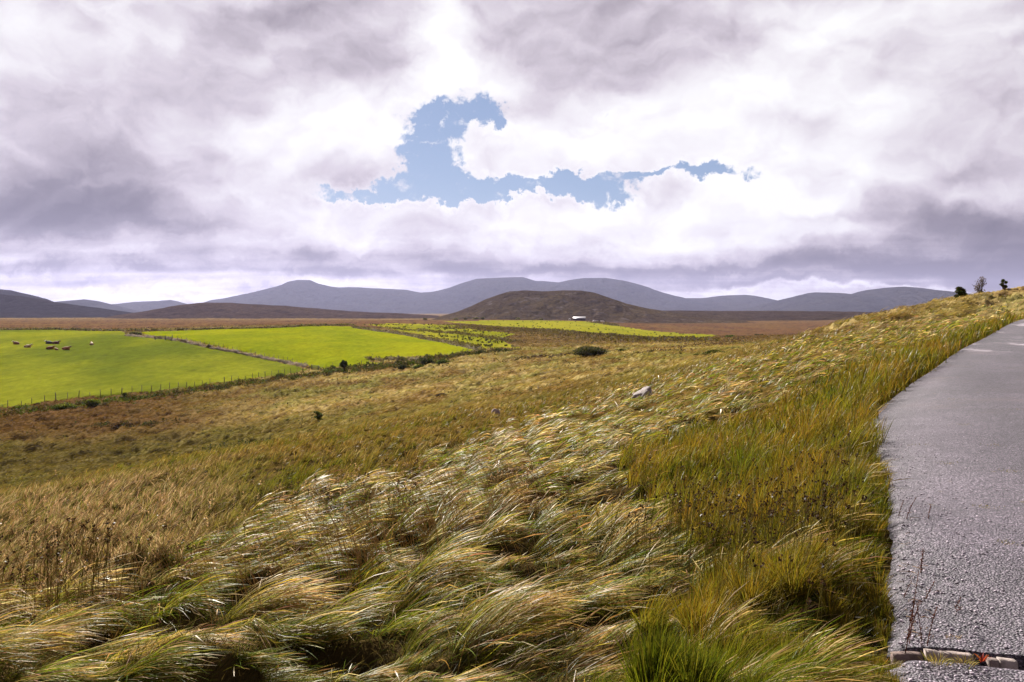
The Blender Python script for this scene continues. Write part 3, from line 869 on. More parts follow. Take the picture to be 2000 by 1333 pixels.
# ---------------------------------------------------------------- bushes and small trees
bush('bush', 126, 799, 50, 17, YEL_C + DARK_C[:1], "bright green gorse bush with a dark underside just below the nearest wire fence", group="bushes along the field ditch", dens=2.6, lumps=10, trunk=-.05)
bush('bush', 183, 791, 36, 18, YEL_C, "yellowish green rounded bush below the wire fence right of the gorse", group="bushes along the field ditch", dens=2.0, lumps=8, trunk=-.05)
bush('bush', 203, 794, 26, 12, GREY_C, "low grey brown twiggy bush at the foot of the yellowish one", group="bushes along the field ditch", dens=1.5, trunk=-.1)
bush('bush', 158, 796, 24, 12, GREY_C + HEATH_C[:1], "low grey bush between the gorse and the yellowish bush", group="bushes along the field ditch", dens=1.4, trunk=-.1)
bush('bush', 246, 777, 24, 17, DARK_C, "dark green bush reaching up to the wire fence", group="bushes along the field ditch", dens=1.6, trunk=-.05)
bush('bush', 282, 778, 28, 13, GREY_C, "grey purple bush with bare twigs below the fence", group="bushes along the field ditch", dens=1.5, trunk=-.1)
bush('bush', 255, 786, 36, 11, GREY_C + YEL_C[:1], "straggly grey green bush in front of the ditch", group="bushes along the field ditch", dens=1.3, trunk=-.1)
bush('bush', 374, 759, 26, 12, DARK_C + HEATH_C, "dark brownish bush under the fence posts halfway along the first field", group="bushes along the field ditch", dens=1.3, trunk=-.05)
bush('bush', 68, 789, 10, 8, [(.12, .045, .03), (.08, .04, .025)], "small russet bush beside a fence post", group="bushes along the field ditch", dens=.8, trunk=-.05)
bush('bush', 45, 799, 44, 11, GREEN_C + YEL_C[:2], "long low green bramble bush left of the gorse", group="bushes along the field ditch", dens=1.8, lumps=8, trunk=-.1)
bush('bush', 548, 737, 20, 9, GREEN_C + DARK_C, "small dark green bush under the fence where the field narrows", group="bushes along the field ditch", dens=1.2, trunk=-.05)
for px, row, w_, h_, cc, lab in [(790, 719, 34, 11, DARK_C, "low dark green bush, leftmost under the bright field"), (818, 717, 36, 12, GREEN_C, "bright green low bush between two darker ones under the bright field"),
                                 (837, 711, 40, 14, DARK_C, "large dark bush at the bottom edge of the bright field"), (866, 711, 34, 12, GREEN_C + YEL_C[:1], "lighter green bush at the right end of the bush row")]:
    bush('bush', px, row, w_, h_, cc, lab, group="bushes below the bright field", dens=1.5, lumps=7, trunk=-.05)
bush('bush', 1148, 697, 78, 24, DARK_C + GREY_C[:2] + YEL_C[2:3], "largest dark gorse thicket standing alone in the brown moor", group="dark thickets on the moor", dens=3.2, lumps=13, trunk=-.08)
bush('bush', 1213, 686, 28, 12, DARK_C, "small dark bush right of the large gorse thicket", group="dark thickets on the moor", dens=1.6, lumps=7, trunk=-.08)
bush('bush', 1095, 693, 30, 8, HEATH_C + DARK_C[:1], "flat brown heather clump left of the large gorse thicket", group="dark thickets on the moor", dens=1.2, trunk=-.1)
bush('bush', 866, 812, 34, 15, HEATH_C, "purple brown heather clump on the valley floor below the brow", group="heather clumps in the valley", dens=2.0, lumps=7, trunk=-.1, Y=98)
bush('bush', 1258, 728, 18, 10, DARK_C, "compact dark heather clump on the brow of the bank", group="heather clumps in the valley", dens=1.6, trunk=-.1)
bush('bush', 1374, 699, 40, 10, DARK_C + GREEN_C, "long dark green heather clump climbing the brow", group="heather clumps in the valley", dens=2.0, lumps=9, trunk=-.1)
bush('bush', 1400, 692, 50, 11, DARK_C + YEL_C[:1], "dark heather hummock above the long clump on the brow", group="heather clumps in the valley", dens=2.0, lumps=9, trunk=-.1)
bush('bush', 1484, 655, 30, 8, DARK_C, "dark low bush on the skyline end of the brow", group="heather clumps in the valley", dens=1.2, trunk=-.1)
bush('bush', 1425, 659, 26, 8, GREEN_C, "faint green bush at the right end of the far pale field", group="bushes along the far field", dens=1.2, trunk=-.05)
bush('bush', 265, 656, 30, 12, GREY_C + DARK_C[:2] + YEL_C[:1], "straw coloured thicket with a dark middle at the corner of two fields", group="bushes along the field bank", dens=2.0, lumps=8, trunk=-.05)
bush('bush', 618, 637, 24, 6, GREEN_C + DARK_C, "dark hedge bush behind the bright field", group="bushes along the far field", dens=1.0, trunk=-.05)
for i, (px, w_) in enumerate([(830, 10), (889, 16), (909, 8), (930, 14), (943, 8), (1012, 16), (1058, 12)]):
    pos_w = ["leftmost", "second from the left", "third from the left", "fourth from the left", "fifth from the left", "second from the right", "rightmost"][i]
    bush('bush', px, 626, w_, 5.5, [(.20, .18, .08), (.15, .14, .06), (.10, .10, .045)], "pale grey green bush on the far field's skyline, " + pos_w + " of seven", group="bushes on the far skyline", dens=.5, trunk=-.05, Y=905)

# young bush-tree by the field corner, wind shorn
r = bush('tree', 672, 727, 20, 17, DARK_C + GREEN_C[:1], "single dark green tree with a bare leaning stem at the corner of the bright field", cat='tree', dens=1.8, lumps=8, trunk=.45)
sap = bush('sapling', 620, 850, 22, 19, GREEN_C + [(.14, .12, .07)], "small lone sapling in the pale grass below the rusty brow", cat='sapling', dens=1.4, lumps=8, open_=True, trunk=.02, Y=90, size=.07)


def brow_y(px):
    Y = np.linspace(40, 95, 200); X = (px - CX) / F * Y
    return float(Y[np.argmax((base_z(X, Y) + .2) / Y)])


bush('sapling', 1877, 583, 28, 32, GREEN_C + DARK_C + [(.12, .05, .035)], "densest dark green sapling on the right skyline, leftmost of the three", cat='sapling', group="saplings on the skyline", dens=2.4, lumps=11, open_=True, trunk=.0, Y=brow_y(1877) - 1, size=.075)
bush('sapling', 1916, 578, 30, 38, [(.13, .10, .085), (.10, .085, .06), (.16, .10, .085)], "almost leafless thin branched sapling between two leafier ones on the skyline", cat='sapling', group="saplings on the skyline", dens=1.6, lumps=9, open_=True, trunk=.12, Y=brow_y(1916) - 1, size=.06, sparse=True)
bush('sapling', 1961, 568, 16, 22, GREEN_C + [(.12, .10, .06)], "small round headed sapling nearest the right end of the skyline", cat='sapling', group="saplings on the skyline", dens=1.6, lumps=8, open_=True, trunk=.08, Y=brow_y(1961) - 1, size=.06)
bush('bush', 2003, 556, 40, 15, DARK_C, "dark bush cut by the right edge of the skyline", group="bushes on the right skyline", dens=1.6, lumps=8, trunk=-.1, Y=brow_y(2000) - 1, size=.08)
bush('bush', 1738, 605, 26, 8, HEATH_C + DARK_C, "low dark heather bush on the skyline left of the saplings", group="bushes on the right skyline", dens=1.2, trunk=-.1, Y=brow_y(1738), size=.06)
bush('bush', 1544, 705, 16, 13, DARK_C + GREEN_C, "single dark rush tussock among wind blown pale grass", cat='bush', group="rush tussocks", dens=1.0, trunk=-.1, Y=30, size=.05)


# ---------------------------------------------------------------- continuous scrub (nobody could count it)
def along(pts, n, rg, width):
    P = np.array([hitp(*p)[:2] for p in pts]); d = np.linalg.norm(np.diff(P, axis=0), axis=1); s = np.concatenate([[0], np.cumsum(d)])
    u = rg.uniform(0, s[-1], n); X = np.interp(u, s, P[:, 0]); Y = np.interp(u, s, P[:, 1])
    return X + rg.normal(0, width, n), Y + rg.normal(0, width, n), u


def scrub(name, pts, n, width, h, size, cols, seed, clump=.35, thr=-.25):
    rg = np.random.default_rng(seed); X, Y, u = along(pts, n, rg, width)
    nn = fbm(X * clump, Y * clump, 3, seed); k = nn > thr + rg.normal(0, .1, n); X, Y, nn = X[k], Y[k], nn[k]; n = len(X)
    Z = base_z(X, Y) + relief(X, Y) + rg.uniform(0, 1, n) * h * (.5 + 1.5 * np.clip(nn + .3, 0, 1))
    P = np.stack([X, Y, Z], -1); a = rg.normal(0, 1, (n, 3)); a[:, 2] = np.abs(a[:, 2]) + .4; a /= np.linalg.norm(a, axis=1)[:, None]
    b = np.cross(a, rg.normal(0, 1, (n, 3))); b /= np.linalg.norm(b, axis=1)[:, None]
    s = size * rg.uniform(.6, 1.4, n)[:, None]
    V = np.stack([P - a * s * .8, P + b * s * .45, P + a * s * .8, P - b * s * .45], 1).reshape(-1, 3)
    cols = np.array(cols); c2 = fbm(X * .25 + 9, Y * .25, 3, seed + 5)
    ci = np.clip(((c2 + .5) * len(cols) + rg.normal(0, .7, n)).astype(int), 0, len(cols) - 1)
    cc = np.repeat(cols[ci] * rg.uniform(.7, 1.3, n)[:, None], 4, 0)
    return tag(mesh(name, V, np.arange(n * 4).reshape(n, 4), leaf_m, col=cc, smooth=False), kind='stuff')


UG = [(.10, .13, .02), (.05, .075, .014), (.035, .042, .014), (.085, .05, .025), (.14, .105, .05), (.06, .085, .018)]
scrub('undergrowth', [(-60, 822), (20, 808), (80, 802), (150, 793), (250, 782), (330, 771), (400, 761), (500, 747), (570, 737), (640, 728), (720, 722), (800, 713), (880, 705)], 26000, 1.5, .6, .20, UG, 61)
scrub('undergrowth', [(640, 723), (700, 719), (780, 713), (860, 700), (930, 692), (1000, 686)], 7000, 1.6, .7, .26, DARK_C + [(.12, .10, .04), (.09, .06, .035)], 62)
scrub('undergrowth', [(722, 702), (760, 702), (820, 703), (880, 698), (930, 692)], 5000, .8, .7, .26, [(.17, .13, .06), (.11, .09, .04), (.12, .12, .04), (.07, .05, .03)], 63)
scrub('undergrowth', [(690, 640), (760, 648), (830, 660), (880, 671), (942, 686)], 6000, .7, .9, .35, [(.12, .09, .04), (.06, .05, .025), (.17, .14, .06)], 64)
scrub('undergrowth', [(-80, 646), (120, 646), (245, 648), (400, 645), (520, 641), (600, 638), (690, 636)], 7000, 1.2, .7, .45, [(.18, .14, .07), (.08, .06, .03), (.15, .14, .06), (.05, .045, .025)], 65)
scrub('undergrowth', [(880, 640), (960, 642), (1040, 646), (1120, 650), (1180, 655), (1260, 662), (1340, 667)], 9000, 7.0, .7, .6, [(.07, .05, .028), (.09, .06, .03), (.14, .11, .04), (.06, .055, .025)], 66, .06, -.4)
scrub('undergrowth', [(900, 637), (1000, 645), (1100, 655), (1200, 662), (1300, 668)], 9000, 9.0, .5, .5, [(.08, .055, .03), (.10, .07, .03), (.13, .10, .04)], 67, .05, -.4)
scrub('undergrowth', [(760, 641), (840, 645), (900, 652), (960, 660), (1000, 668)], 3500, 1.5, .8, .45, [(.09, .065, .03), (.13, .11, .045)], 68, .1, -.2)
# dark heathery pockets over the valley
rg = np.random.default_rng(77)
n = 26000
Y = np.exp(rg.uniform(np.log(70), np.log(380), n)); px = rg.uniform(-40, 1560, n); X = (px - CX) / F * Y
nn = fbm(X * .16, Y * .09, 3, 133, .6)
fl = inside(FIELD1, X, Y) | inside(FIELD2, X, Y) | inside(FIELD3, X, Y) | inside(FIELD4, X, Y)
k = (nn > .22 + rg.normal(0, .03, n)) & ~fl; X, Y = X[k], Y[k]; n = len(X)
Z = base_z(X, Y) + relief(X, Y) + rg.uniform(-.05, .28, n)
P = np.stack([X, Y, Z], -1); a = rg.normal(0, 1, (n, 3)); a[:, 2] = abs(a[:, 2]) + .3; a /= np.linalg.norm(a, axis=1)[:, None]
b = np.cross(a, rg.normal(0, 1, (n, 3))); b /= np.linalg.norm(b, axis=1)[:, None]; s = (.0013 * Y * rg.uniform(.6, 1.4, n))[:, None]
V = np.stack([P - a * s, P + b * s * .6, P + a * s, P - b * s * .6], 1).reshape(-1, 3)
hc = np.array(HEATH_C + DARK_C)[rg.integers(0, 7, n)]
tag(mesh('heather', V, np.arange(n * 4).reshape(n, 4), leaf_m, col=np.repeat(hc, 4, 0), smooth=False), kind='stuff')

scrub('heather', [(190, 833), (215, 831), (250, 831), (300, 829)], 1500, .8, .35, .16, HEATH_C + DARK_C, 71, .3, -.5)
scrub('heather', [(330, 884), (420, 874), (500, 869), (560, 866)], 2600, 1.6, .25, .13, DARK_C + [(.09, .10, .03)], 72, .2, -.1)
scrub('heather', [(1310, 682), (1400, 672), (1460, 663)], 3000, 2.6, .35, .22, [(.075, .035, .035), (.06, .03, .025), (.09, .05, .03)], 73, .12, -.2)
scrub('heather', [(1000, 704), (1080, 696), (1110, 695)], 1800, 2.0, .35, .22, HEATH_C, 74, .12, -.2)
scrub('heather', [(1240, 690), (1330, 686)], 900, 1.5, .35, .2, HEATH_C, 75, .12, -.2)
# rushes dotted over the pale fields
rg = np.random.default_rng(88); VV = []; CC = []
n = 4200; px = rg.uniform(640, 1420, n); Y = np.exp(rg.uniform(np.log(230), np.log(900), n)); X = (px - CX) / F * Y
k = (inside(FIELD3, X, Y) & ~inside(FIELD2, X, Y)) | (inside(FIELD4, X, Y) & (rg.random(n) < .22)); k &= fbm(X * .03, Y * .02, 3, 141) > -.05 + rg.normal(0, .12, n)
X, Y = X[k], Y[k]; Z = base_z(X, Y) + relief(X, Y)
for j in range(5):
    a_ = rg.uniform(0, 6.28, len(X)); s_ = rg.uniform(.2, .45, len(X)); h_ = rg.uniform(.3, .75, len(X)); ox = rg.normal(0, .35, len(X))
    p0 = np.stack([X + ox - np.cos(a_) * s_ * .5, Y - np.sin(a_) * s_ * .5, Z], -1); p1 = np.stack([X + ox + np.cos(a_) * s_ * .5, Y + np.sin(a_) * s_ * .5, Z], -1)
    p2 = np.stack([X + ox + np.cos(a_) * s_ * .7, Y + np.sin(a_) * s_, Z + h_], -1); p3 = np.stack([X + ox - np.cos(a_) * s_ * .6, Y - np.sin(a_) * s_, Z + h_ * .9], -1)
    VV.append(np.stack([p0, p1, p2, p3], 1).reshape(-1, 3)); CC.append(np.repeat(np.array([(.05, .05, .02), (.08, .07, .025), (.035, .04, .018)])[rg.integers(0, 3, len(X))], 4, 0))
V = np.vstack(VV)
tag(mesh('rushes', V, np.arange(len(V)).reshape(-1, 4), leaf_m, col=np.vstack(CC), smooth=False), kind='stuff')


# ---------------------------------------------------------------- banks between the fields
def bank(pts, w_, h_, col, label, seed):
    P = np.array([hitp(*p)[:2] for p in pts]); d = np.linalg.norm(np.diff(P, axis=0), axis=1); s = np.concatenate([[0], np.cumsum(d)])
    n = max(int(s[-1] / .8), 20); u = np.linspace(0, s[-1], n); X = np.interp(u, s, P[:, 0]); Y = np.interp(u, s, P[:, 1])
    ker = np.ones(7) / 7; X = np.convolve(np.pad(X, 3, mode='edge'), ker, 'valid'); Y = np.convolve(np.pad(Y, 3, mode='edge'), ker, 'valid')
    tx = np.gradient(X); ty = np.gradient(Y); L = np.hypot(tx, ty); nx, ny = -ty / L, tx / L
    tt = np.linspace(-1, 1, 11); T_, U_ = np.meshgrid(tt, u, indexing='ij')
    XX = X[None] + nx[None] * T_ * w_ / 2; YY = Y[None] + ny[None] * T_ * w_ / 2
    end = sstep(np.minimum(U_, s[-1] - U_), 0, 3)
    ZZ = base_z(XX, YY) + relief(XX, YY) - .12 + end * np.cos(T_ * math.pi / 2) ** .7 * h_ * (1 + .7 * pn(U_ * .35, T_ * 2, seed)) + .14 * pn(XX * 1.6, YY * 1.6, seed + 1)
    nn = fbm(XX * .5, YY * .5, 3, seed + 2)
    C = np.array(col)[None, None] * (1 + .9 * nn[..., None])
    o = mesh('earth_bank', np.stack([XX, YY, ZZ], -1).reshape(-1, 3), grid_faces(*XX.shape), earth_m, col=C.reshape(-1, 3).clip(.01, 1))
    return tag(o, label, 'earth bank', "low banks dividing the fields")


BANK_A = [(244, 657), (290, 661.5), (340, 668), (400, 678), (480, 691), (560, 706), (604, 717)]
bank(BANK_A, 2.2, .75, (.13, .085, .04), "long tan earth bank with fence posts between the cattle field and the bright field", 5)
bank([(690, 640), (760, 648), (830, 660), (880, 671), (940, 686)], 2.2, .8, (.11, .08, .035), "dark overgrown bank along the right side of the bright field", 6)
bank([(-80, 646), (120, 646), (245, 648), (400, 645), (520, 641), (600, 638)], 2.0, .8, (.17, .12, .06), "thin pale bank closing off the far side of the cattle field", 7)
bank([(722, 702), (760, 702.5), (830, 704)], 2.2, .8, (.14, .11, .05), "short brown bank jutting into the bottom corner of the bright field", 8)


# ---------------------------------------------------------------- wire fences, gate
def fence(base_pts, pxs, hpost, label, thick=.11, wires=3, seed=0, off=.0):
    rg = np.random.default_rng(seed)
    B = np.array(base_pts, float)
    pos = [np.array(hitp(px, float(np.interp(px, B[:, 0], B[:, 1])))[:2]) for px in pxs]
    org = pos[0]; root = empty('wire_fence', (org[0], org[1], G0(*org)), label, 'fence', "post and wire fences around the fields")
    rz0 = root.location.z; tops = []
    for i, p in enumerate(pos):
        z = G0(*p); h = hpost * rg.uniform(.92, 1.1); g = Geo(); lean = rg.normal(0, .05); th = thick * rg.uniform(.85, 1.25) * (1.35 if i % 6 == 0 else 1)
        g.tube([(0, 0, -.25), (lean * .3, 0, h * .5), (lean, 0, h - .03), (lean, 0, h)], np.array([1, .98, .95, .6]) * th / 2 * 1.1, 7, tuple(np.array([.135, .11, .095]) * rg.uniform(.8, 1.2)))
        g.build('post', wood_m, root, loc=(p[0] - org[0], p[1] - org[1], z - rz0))
        tops.append((p[0] - org[0], p[1] - org[1], z - rz0, h))
    g = Geo()
    for k in range(wires):
        f_ = .25 + .7 * k / (wires - 1)
        g.tube([(x, y - .06, z + h * f_) for x, y, z, h in tops], .0025, 3, (.07, .065, .06))
    g.build('wire', wire_m, root)
    return root


F1B = [(-60, 808), (0, 797), (60, 789), (130, 779), (250, 767), (400, 752), (500, 738), (570, 728), (606, 722)]
fence(F1B, [-38, -12, 15, 42, 62, 87, 109, 132, 154, 176, 196, 217, 238, 258, 277, 296, 314, 331, 348, 365, 380, 395, 410, 424, 438, 452, 466, 479, 493, 505, 518, 531, 544, 556, 568, 580, 592, 604], 1.12,
      "nearest wire fence of evenly spaced grey posts along the lower edge of the cattle field", seed=1)
fence([(337, 665.5), (400, 675), (480, 688), (560, 703), (604, 715)], list(range(337, 604, 9)), 1.25, "wire fence standing behind the tan bank between the two fields", thick=.10, seed=2)
fence([(625, 719), (672, 717.5), (735, 714), (800, 707), (860, 699), (937, 687)], [625, 637, 649, 663, 677, 691, 706, 720, 733, 749, 765, 781, 797, 812, 826, 839, 851, 862, 873, 884, 894, 904, 914, 924, 934], 1.2,
      "wire fence below the bright field running past the single tree", seed=3)


def five_bar(px0, px1, row, label, h=1.2, nb=4):
    X0, Y0, _ = hitp(px0, row); X1, Y1, _ = hitp(px1, row + .6); z = G0(X0, Y0)
    r = empty('field_gate', (X0, Y0, z), label, 'gate', "wooden gates in the field fences"); dx_, dy_, dz_ = X1 - X0, Y1 - Y0, G0(X1, Y1) - z
    c = (.20, .17, .145)
    for q in (0, 1):
        g = Geo(); g.box((dx_ * q, dy_ * q, dz_ * q + h * .5), (.22, .22, h * 1.25), jit=.01, col=c); g.build('gate_post', wood_m, r)
    g = Geo()
    for k in range(nb):
        zz = .3 + (h - .35) * k / (nb - 1); g.tube([(0, 0, zz), (dx_, dy_, dz_ + zz)], .06, 5, c)
    g.tube([(0, 0, .3), (dx_, dy_, dz_ + h)], .045, 5, c)
    g.build('bars', wood_m, r)


five_bar(303, 323, 667, "grey wooden gate, left one of two in the tan bank")
five_bar(323.6, 335, 668.5, "grey wooden gate, right one of two in the tan bank")
five_bar(609, 622, 721, "small wooden gate where the two fields meet near the single tree")


# ---------------------------------------------------------------- cattle lying in the first field
def cow_mat(name, body, patch, head, pt):
    m, t = material(name)
    o = t.obj(); x, y, z = t.sep(o)
    n = t.noise(o, 1.6, 2, .5)
    c = t.mix(t.maprange(n, .5 + pt, .53 + pt, 0, 1), body, patch)
    c = t.mix(t.maprange(x, .74, .80, 0, 1), c, head)
    c = t.v('SCALE', c, t.maprange(t.noise(o, 14, 4), .3, .7, 1.0, 1.35))
    t.out(t.bsdf(c, .7, spec=.2)); return m


def cow_mesh():
    g = Geo()
    g.tube([(-1.08, 0, .22), (-1.0, 0, .27), (-.85, 0, .35), (-.5, 0, .42), (-.1, 0, .46), (.3, 0, .46), (.55, 0, .44), (.72, 0, .42)], [.10, .22, .32, .40, .44, .41, .32, .18], 12)
    g.tube([(.42, 0, .58), (.62, .02, .76), (.80, .05, .90), (.92, .07, .94)], [.27, .20, .15, .12], 9)      # neck
    g.tube([(.82, .05, .99), (.93, .08, .96), (1.08, .12, .85), (1.20, .15, .75), (1.23, .15, .73)], [.10, .135, .105, .085, .05], 9)   # head
    for s_ in (-1, 1):
        g.tube([(.86, .06 + .08 * s_, 1.0), (.84, .06 + .20 * s_, 1.02), (.82, .06 + .28 * s_, .97)], [.035, .05, .015], 5)              # ear
        g.tube([(.42, .22 * s_, .35), (.62, .32 * s_, .16), (.80, .26 * s_, .09), (.55, .24 * s_, .06)], [.15, .10, .07, .055], 7)         # folded foreleg
        g.tube([(-.72, .26 * s_, .42), (-.35, .42 * s_, .24), (-.60, .46 * s_, .09), (-.28, .50 * s_, .06)], [.24, .15, .085, .055], 7)    # folded hind leg
    g.tube([(-1.06, 0, .55), (-1.16, .06, .40), (-1.12, .18, .14), (-1.0, .24, .06)], [.035, .03, .025, .045], 5)
    return g


cow_src = None
COWS = [(31, 673.5, 172, (.22, .075, .03), (.18, .06, .025), (.70, .62, .52), .3, "red brown cow with a pale face lying leftmost of the herd", 1.0),
        (55, 678, 12, (.55, .40, .27), (.25, .10, .04), (.55, .42, .30), .02, "pale cream and brown cow lying second from the left", 1.0),
        (95, 672.5, 176, (.025, .02, .022), (.04, .03, .03), (.75, .72, .68), .2, "black cow with a white head lying in the back row", 1.05),
        (110, 673, 8, (.13, .04, .022), (.10, .03, .018), (.13, .05, .03), .3, "dark brown cow lying directly behind the black one", 1.05),
        (99, 682, 25, (.20, .07, .03), (.26, .10, .04), (.20, .07, .03), .1, "chestnut cow lying in front of the black one", 1.0),
        (110, 683, 150, (.30, .13, .055), (.24, .10, .04), (.50, .36, .24), .2, "tan calf curled up against the chestnut cow", .72),
        (130, 683.5, 25, (.30, .085, .03), (.34, .11, .04), (.10, .04, .025), .2, "bright red cow with a dark head lying right of the main group", 1.0),
        (179, 675, 120, (.50, .30, .17), (.60, .44, .30), (.28, .12, .06), .0, "tan cow lying alone, rightmost of the herd", 1.0)]
for i, (px, row, rz, cb_, cp_, ch_, pt, lab, sc_) in enumerate(COWS):
    X, Y, _ = hitp(px, row); g = cow_mesh()
    o = g.build('cow', cow_mat("cow_coat", cb_, cp_, ch_, pt), smooth=True)
    md = o.modifiers.new('fuse', 'REMESH'); md.mode = 'VOXEL'; md.voxel_size = .045; md.use_smooth_shade = True
    md2 = o.modifiers.new('smooth', 'SMOOTH'); md2.iterations = 3
    o.location = (X, Y, G0(X, Y) - .10); o.rotation_euler = (0, 0, math.radians(rz)); o.scale = (sc_ * 1.08,) * 3
    tag(o, lab, 'cow', "cattle lying in the field")


# ---------------------------------------------------------------- far farm buildings and boulders
def far_at(px, Y): return (px - CX) / F * Y


Yb = 905.0; Xb = far_at(1131.5, Yb); zb = G0(Xb, Yb) - .6
barn = empty('barn', (Xb, Yb, zb), "long low farm shed with a pale metal roof on the far field's skyline", 'barn', rz=-.12)
Lx, Ly, hw, hr = 13.4, 7.0, 3.3, 5.0
g = Geo(); V = [(-Lx / 2, -Ly / 2, 0), (Lx / 2, -Ly / 2, 0), (Lx / 2, Ly / 2, 0), (-Lx / 2, Ly / 2, 0), (-Lx / 2, -Ly / 2, hw), (Lx / 2, -Ly / 2, hw), (Lx / 2, Ly / 2, hw), (-Lx / 2, Ly / 2, hw), (-Lx / 2, 0, hr), (Lx / 2, 0, hr)]
g.add(V, Q=[[0, 1, 5, 4], [2, 3, 7, 6], [1, 2, 6, 5], [3, 0, 4, 7]], T=[[5, 6, 9], [7, 4, 8]], c=(.10, .09, .11)); g.build('wall', wall_m, barn)
g = Geo()
for s_ in (-1, 1):
    P0 = np.array([(-Lx / 2 - .4, s_ * (Ly / 2 + .35), hw - .1), (Lx / 2 + .4, s_ * (Ly / 2 + .35), hw - .1), (Lx / 2 + .4, 0, hr + .06), (-Lx / 2 - .4, 0, hr + .06)])
    g.add(np.vstack([P0, P0 + (0, 0, .12)]), Q=[[0, 1, 2, 3], [4, 5, 6, 7], [0, 1, 5, 4], [1, 2, 6, 5], [2, 3, 7, 6], [3, 0, 4, 7]], c=(.62, .60, .62))
g.build('roof', roof_m, barn)
g = Geo(); g.box((-2.5, -Ly / 2 - .03, 1.3), (2.6, .08, 2.6), col=(.05, .05, .055)); g.build('door', wall_m, barn)
g = Geo(); g.box((3.0, -Ly / 2 - .03, 1.9), (1.4, .08, .9), col=(.03, .03, .04)); g.build('window', wall_m, barn)
Xh = far_at(1113, Yb)
g = Geo(); g.tube([(0, 0, 0), (0, 0, 1.9), (0, 0, 2.35), (0, 0, 2.6)], [1.25, 1.25, .95, .2], 14, (.72, .71, .70))
o = g.build('water_tank', wall_m, smooth=True, loc=(Xh, Yb, G0(Xh, Yb) - .1)); tag(o, "small white round topped water tank left of the farm shed", 'water tank')


def rock(px, Y, w_, d_, h_, label, col, sink=.2, peak=(0, 0), group=None, seed=0, z=None):
    import bmesh
    bm = bmesh.new(); bmesh.ops.create_icosphere(bm, subdivisions=4, radius=1.0)
    P = np.array([v.co[:] for v in bm.verts]); fc = np.array([[v.index for v in f.verts] for f in bm.faces]); bm.free()
    n = fbm(P[:, 0] * 1.1 + seed, P[:, 1] * 1.1 + P[:, 2] * 1.3, 3, seed + 300)
    # planar chops make it read as broken rock
    rg = np.random.default_rng(seed)
    for k in range(9):
        a = rg.normal(0, 1, 3); a /= np.linalg.norm(a); lim = rg.uniform(.62, .88)
        d = P @ a; P = P - a[None] * np.maximum(d - lim, 0)[:, None] * .9
    P = P * (1 + .18 * n[:, None])
    P[:, 0] += peak[0] * np.maximum(P[:, 2], 0); P = P * (w_ / 2, d_ / 2, h_)
    X = far_at(px, Y); zz = (G0(X, Y) if z is None else z) - sink * h_
    nn = fbm(P[:, 0] * 5 / w_, P[:, 1] * 5 / w_ + P[:, 2] * 4 / w_, 3, seed + 310)
    C = np.array(col)[None] * (1 + .45 * nn[:, None])
    o = mesh('boulder', P, fc, stone_m, col=C, loc=(X, Y, zz)); tag(o, label, 'boulder', group); return o


X_, Yr, _ = hitp(1252, 785)
rock(1252, Yr, .98, .9, .72, "pinkish grey boulder poking out of the wind blown grass on the brow", (.24, .195, .18), .14, (.18, 0), seed=4)
X_, Ys, _ = hitp(968, 817)
rock(968, Ys, .42, .34, .30, "small pale stone half buried in rusty grass", (.34, .26, .23), .1, seed=5)
rock(1162, 900, 8.4, 5, 3.0, "large pale boulder right of the farm shed", (.50, .45, .46), .2, group="pale boulders by the farm shed", seed=6)
rock(1176, 890, 5.6, 4, 2.0, "lower whitish boulder at the end of the far skyline wall", (.58, .52, .50), .2, group="pale boulders by the farm shed", seed=7)
scrub('undergrowth', [(1150, 630), (1180, 632), (1205, 637)], 900, 1.6, 1.3, .9, [(.14, .11, .06), (.09, .07, .04)], 69, .1, -.6)

# ---------------------------------------------------------------- broken kerb blocks in the gutter
for i, (p0, p1, tone, dz_, lab) in enumerate([(1745, 1801, (.22, .155, .135), -.012, "shadowed reddish kerb block half hidden by verge grass"), (1810, 1899, (.34, .275, .245), .002, "longest pale concrete kerb block with a chipped rim"),
                                       (1931, 1950, (.24, .19, .17), -.010, "short concrete kerb fragment beside the red seedling"), (1953.5, 1986, (.32, .265, .24), -.004, "pale square kerb block nearest the right edge")]):
    def xk(px):
        Y = 3.75
        for _ in range(8): X = (px - CX) / F * Y; Y = float(gut_y(X)) - .03
        return X
    xa, xb = xk(p0), xk(p1); n = max(int((xb - xa) / .012), 6)
    xs = np.linspace(xa, xb, n); rg = np.random.default_rng(i + 40)
    rows = []
    zt = np.array([float(lane_z(x, gut_y(x))) for x in xs]) + dz_ + .006 * pn(xs * 14, xs * 0 + i, 50)
    yb = gut_y(xs) + .0
    for (oy, oz) in [(.0, -.11), (.0, -.004), (-.006, 0), (-.032, 0), (-.040, -.006), (-.044, -.11)]:
        rows.append(np.stack([xs, yb + oy + .0025 * pn(xs * 30, xs * 0 + oz * 90, 51), (zt + oz if oz > -.05 else zt * 0 + zt.min() + oz)], -1))
    Vk = np.array(rows); Q = grid_faces(6, n)
    e0 = np.arange(6) * n; e1 = e0 + n - 1
    Vf = Vk.reshape(-1, 3); org = Vf.mean(0); capQ = [[e0[0], e0[1], e0[4], e0[5]], [e0[1], e0[2], e0[3], e0[4]], [e1[5], e1[4], e1[1], e1[0]], [e1[4], e1[3], e1[2], e1[1]]]
    nn = fbm(Vf[:, 0] * 25, Vf[:, 2] * 25, 3, 52)
    o = mesh('kerb_block', Vf - org, [Q[:, ::-1], np.array(capQ)], conc_m, col=np.array(tone)[None] * (1 + .5 * nn[:, None]), smooth=False, loc=org)
    tag(o, lab, 'kerb block', "broken kerb blocks in the gutter")
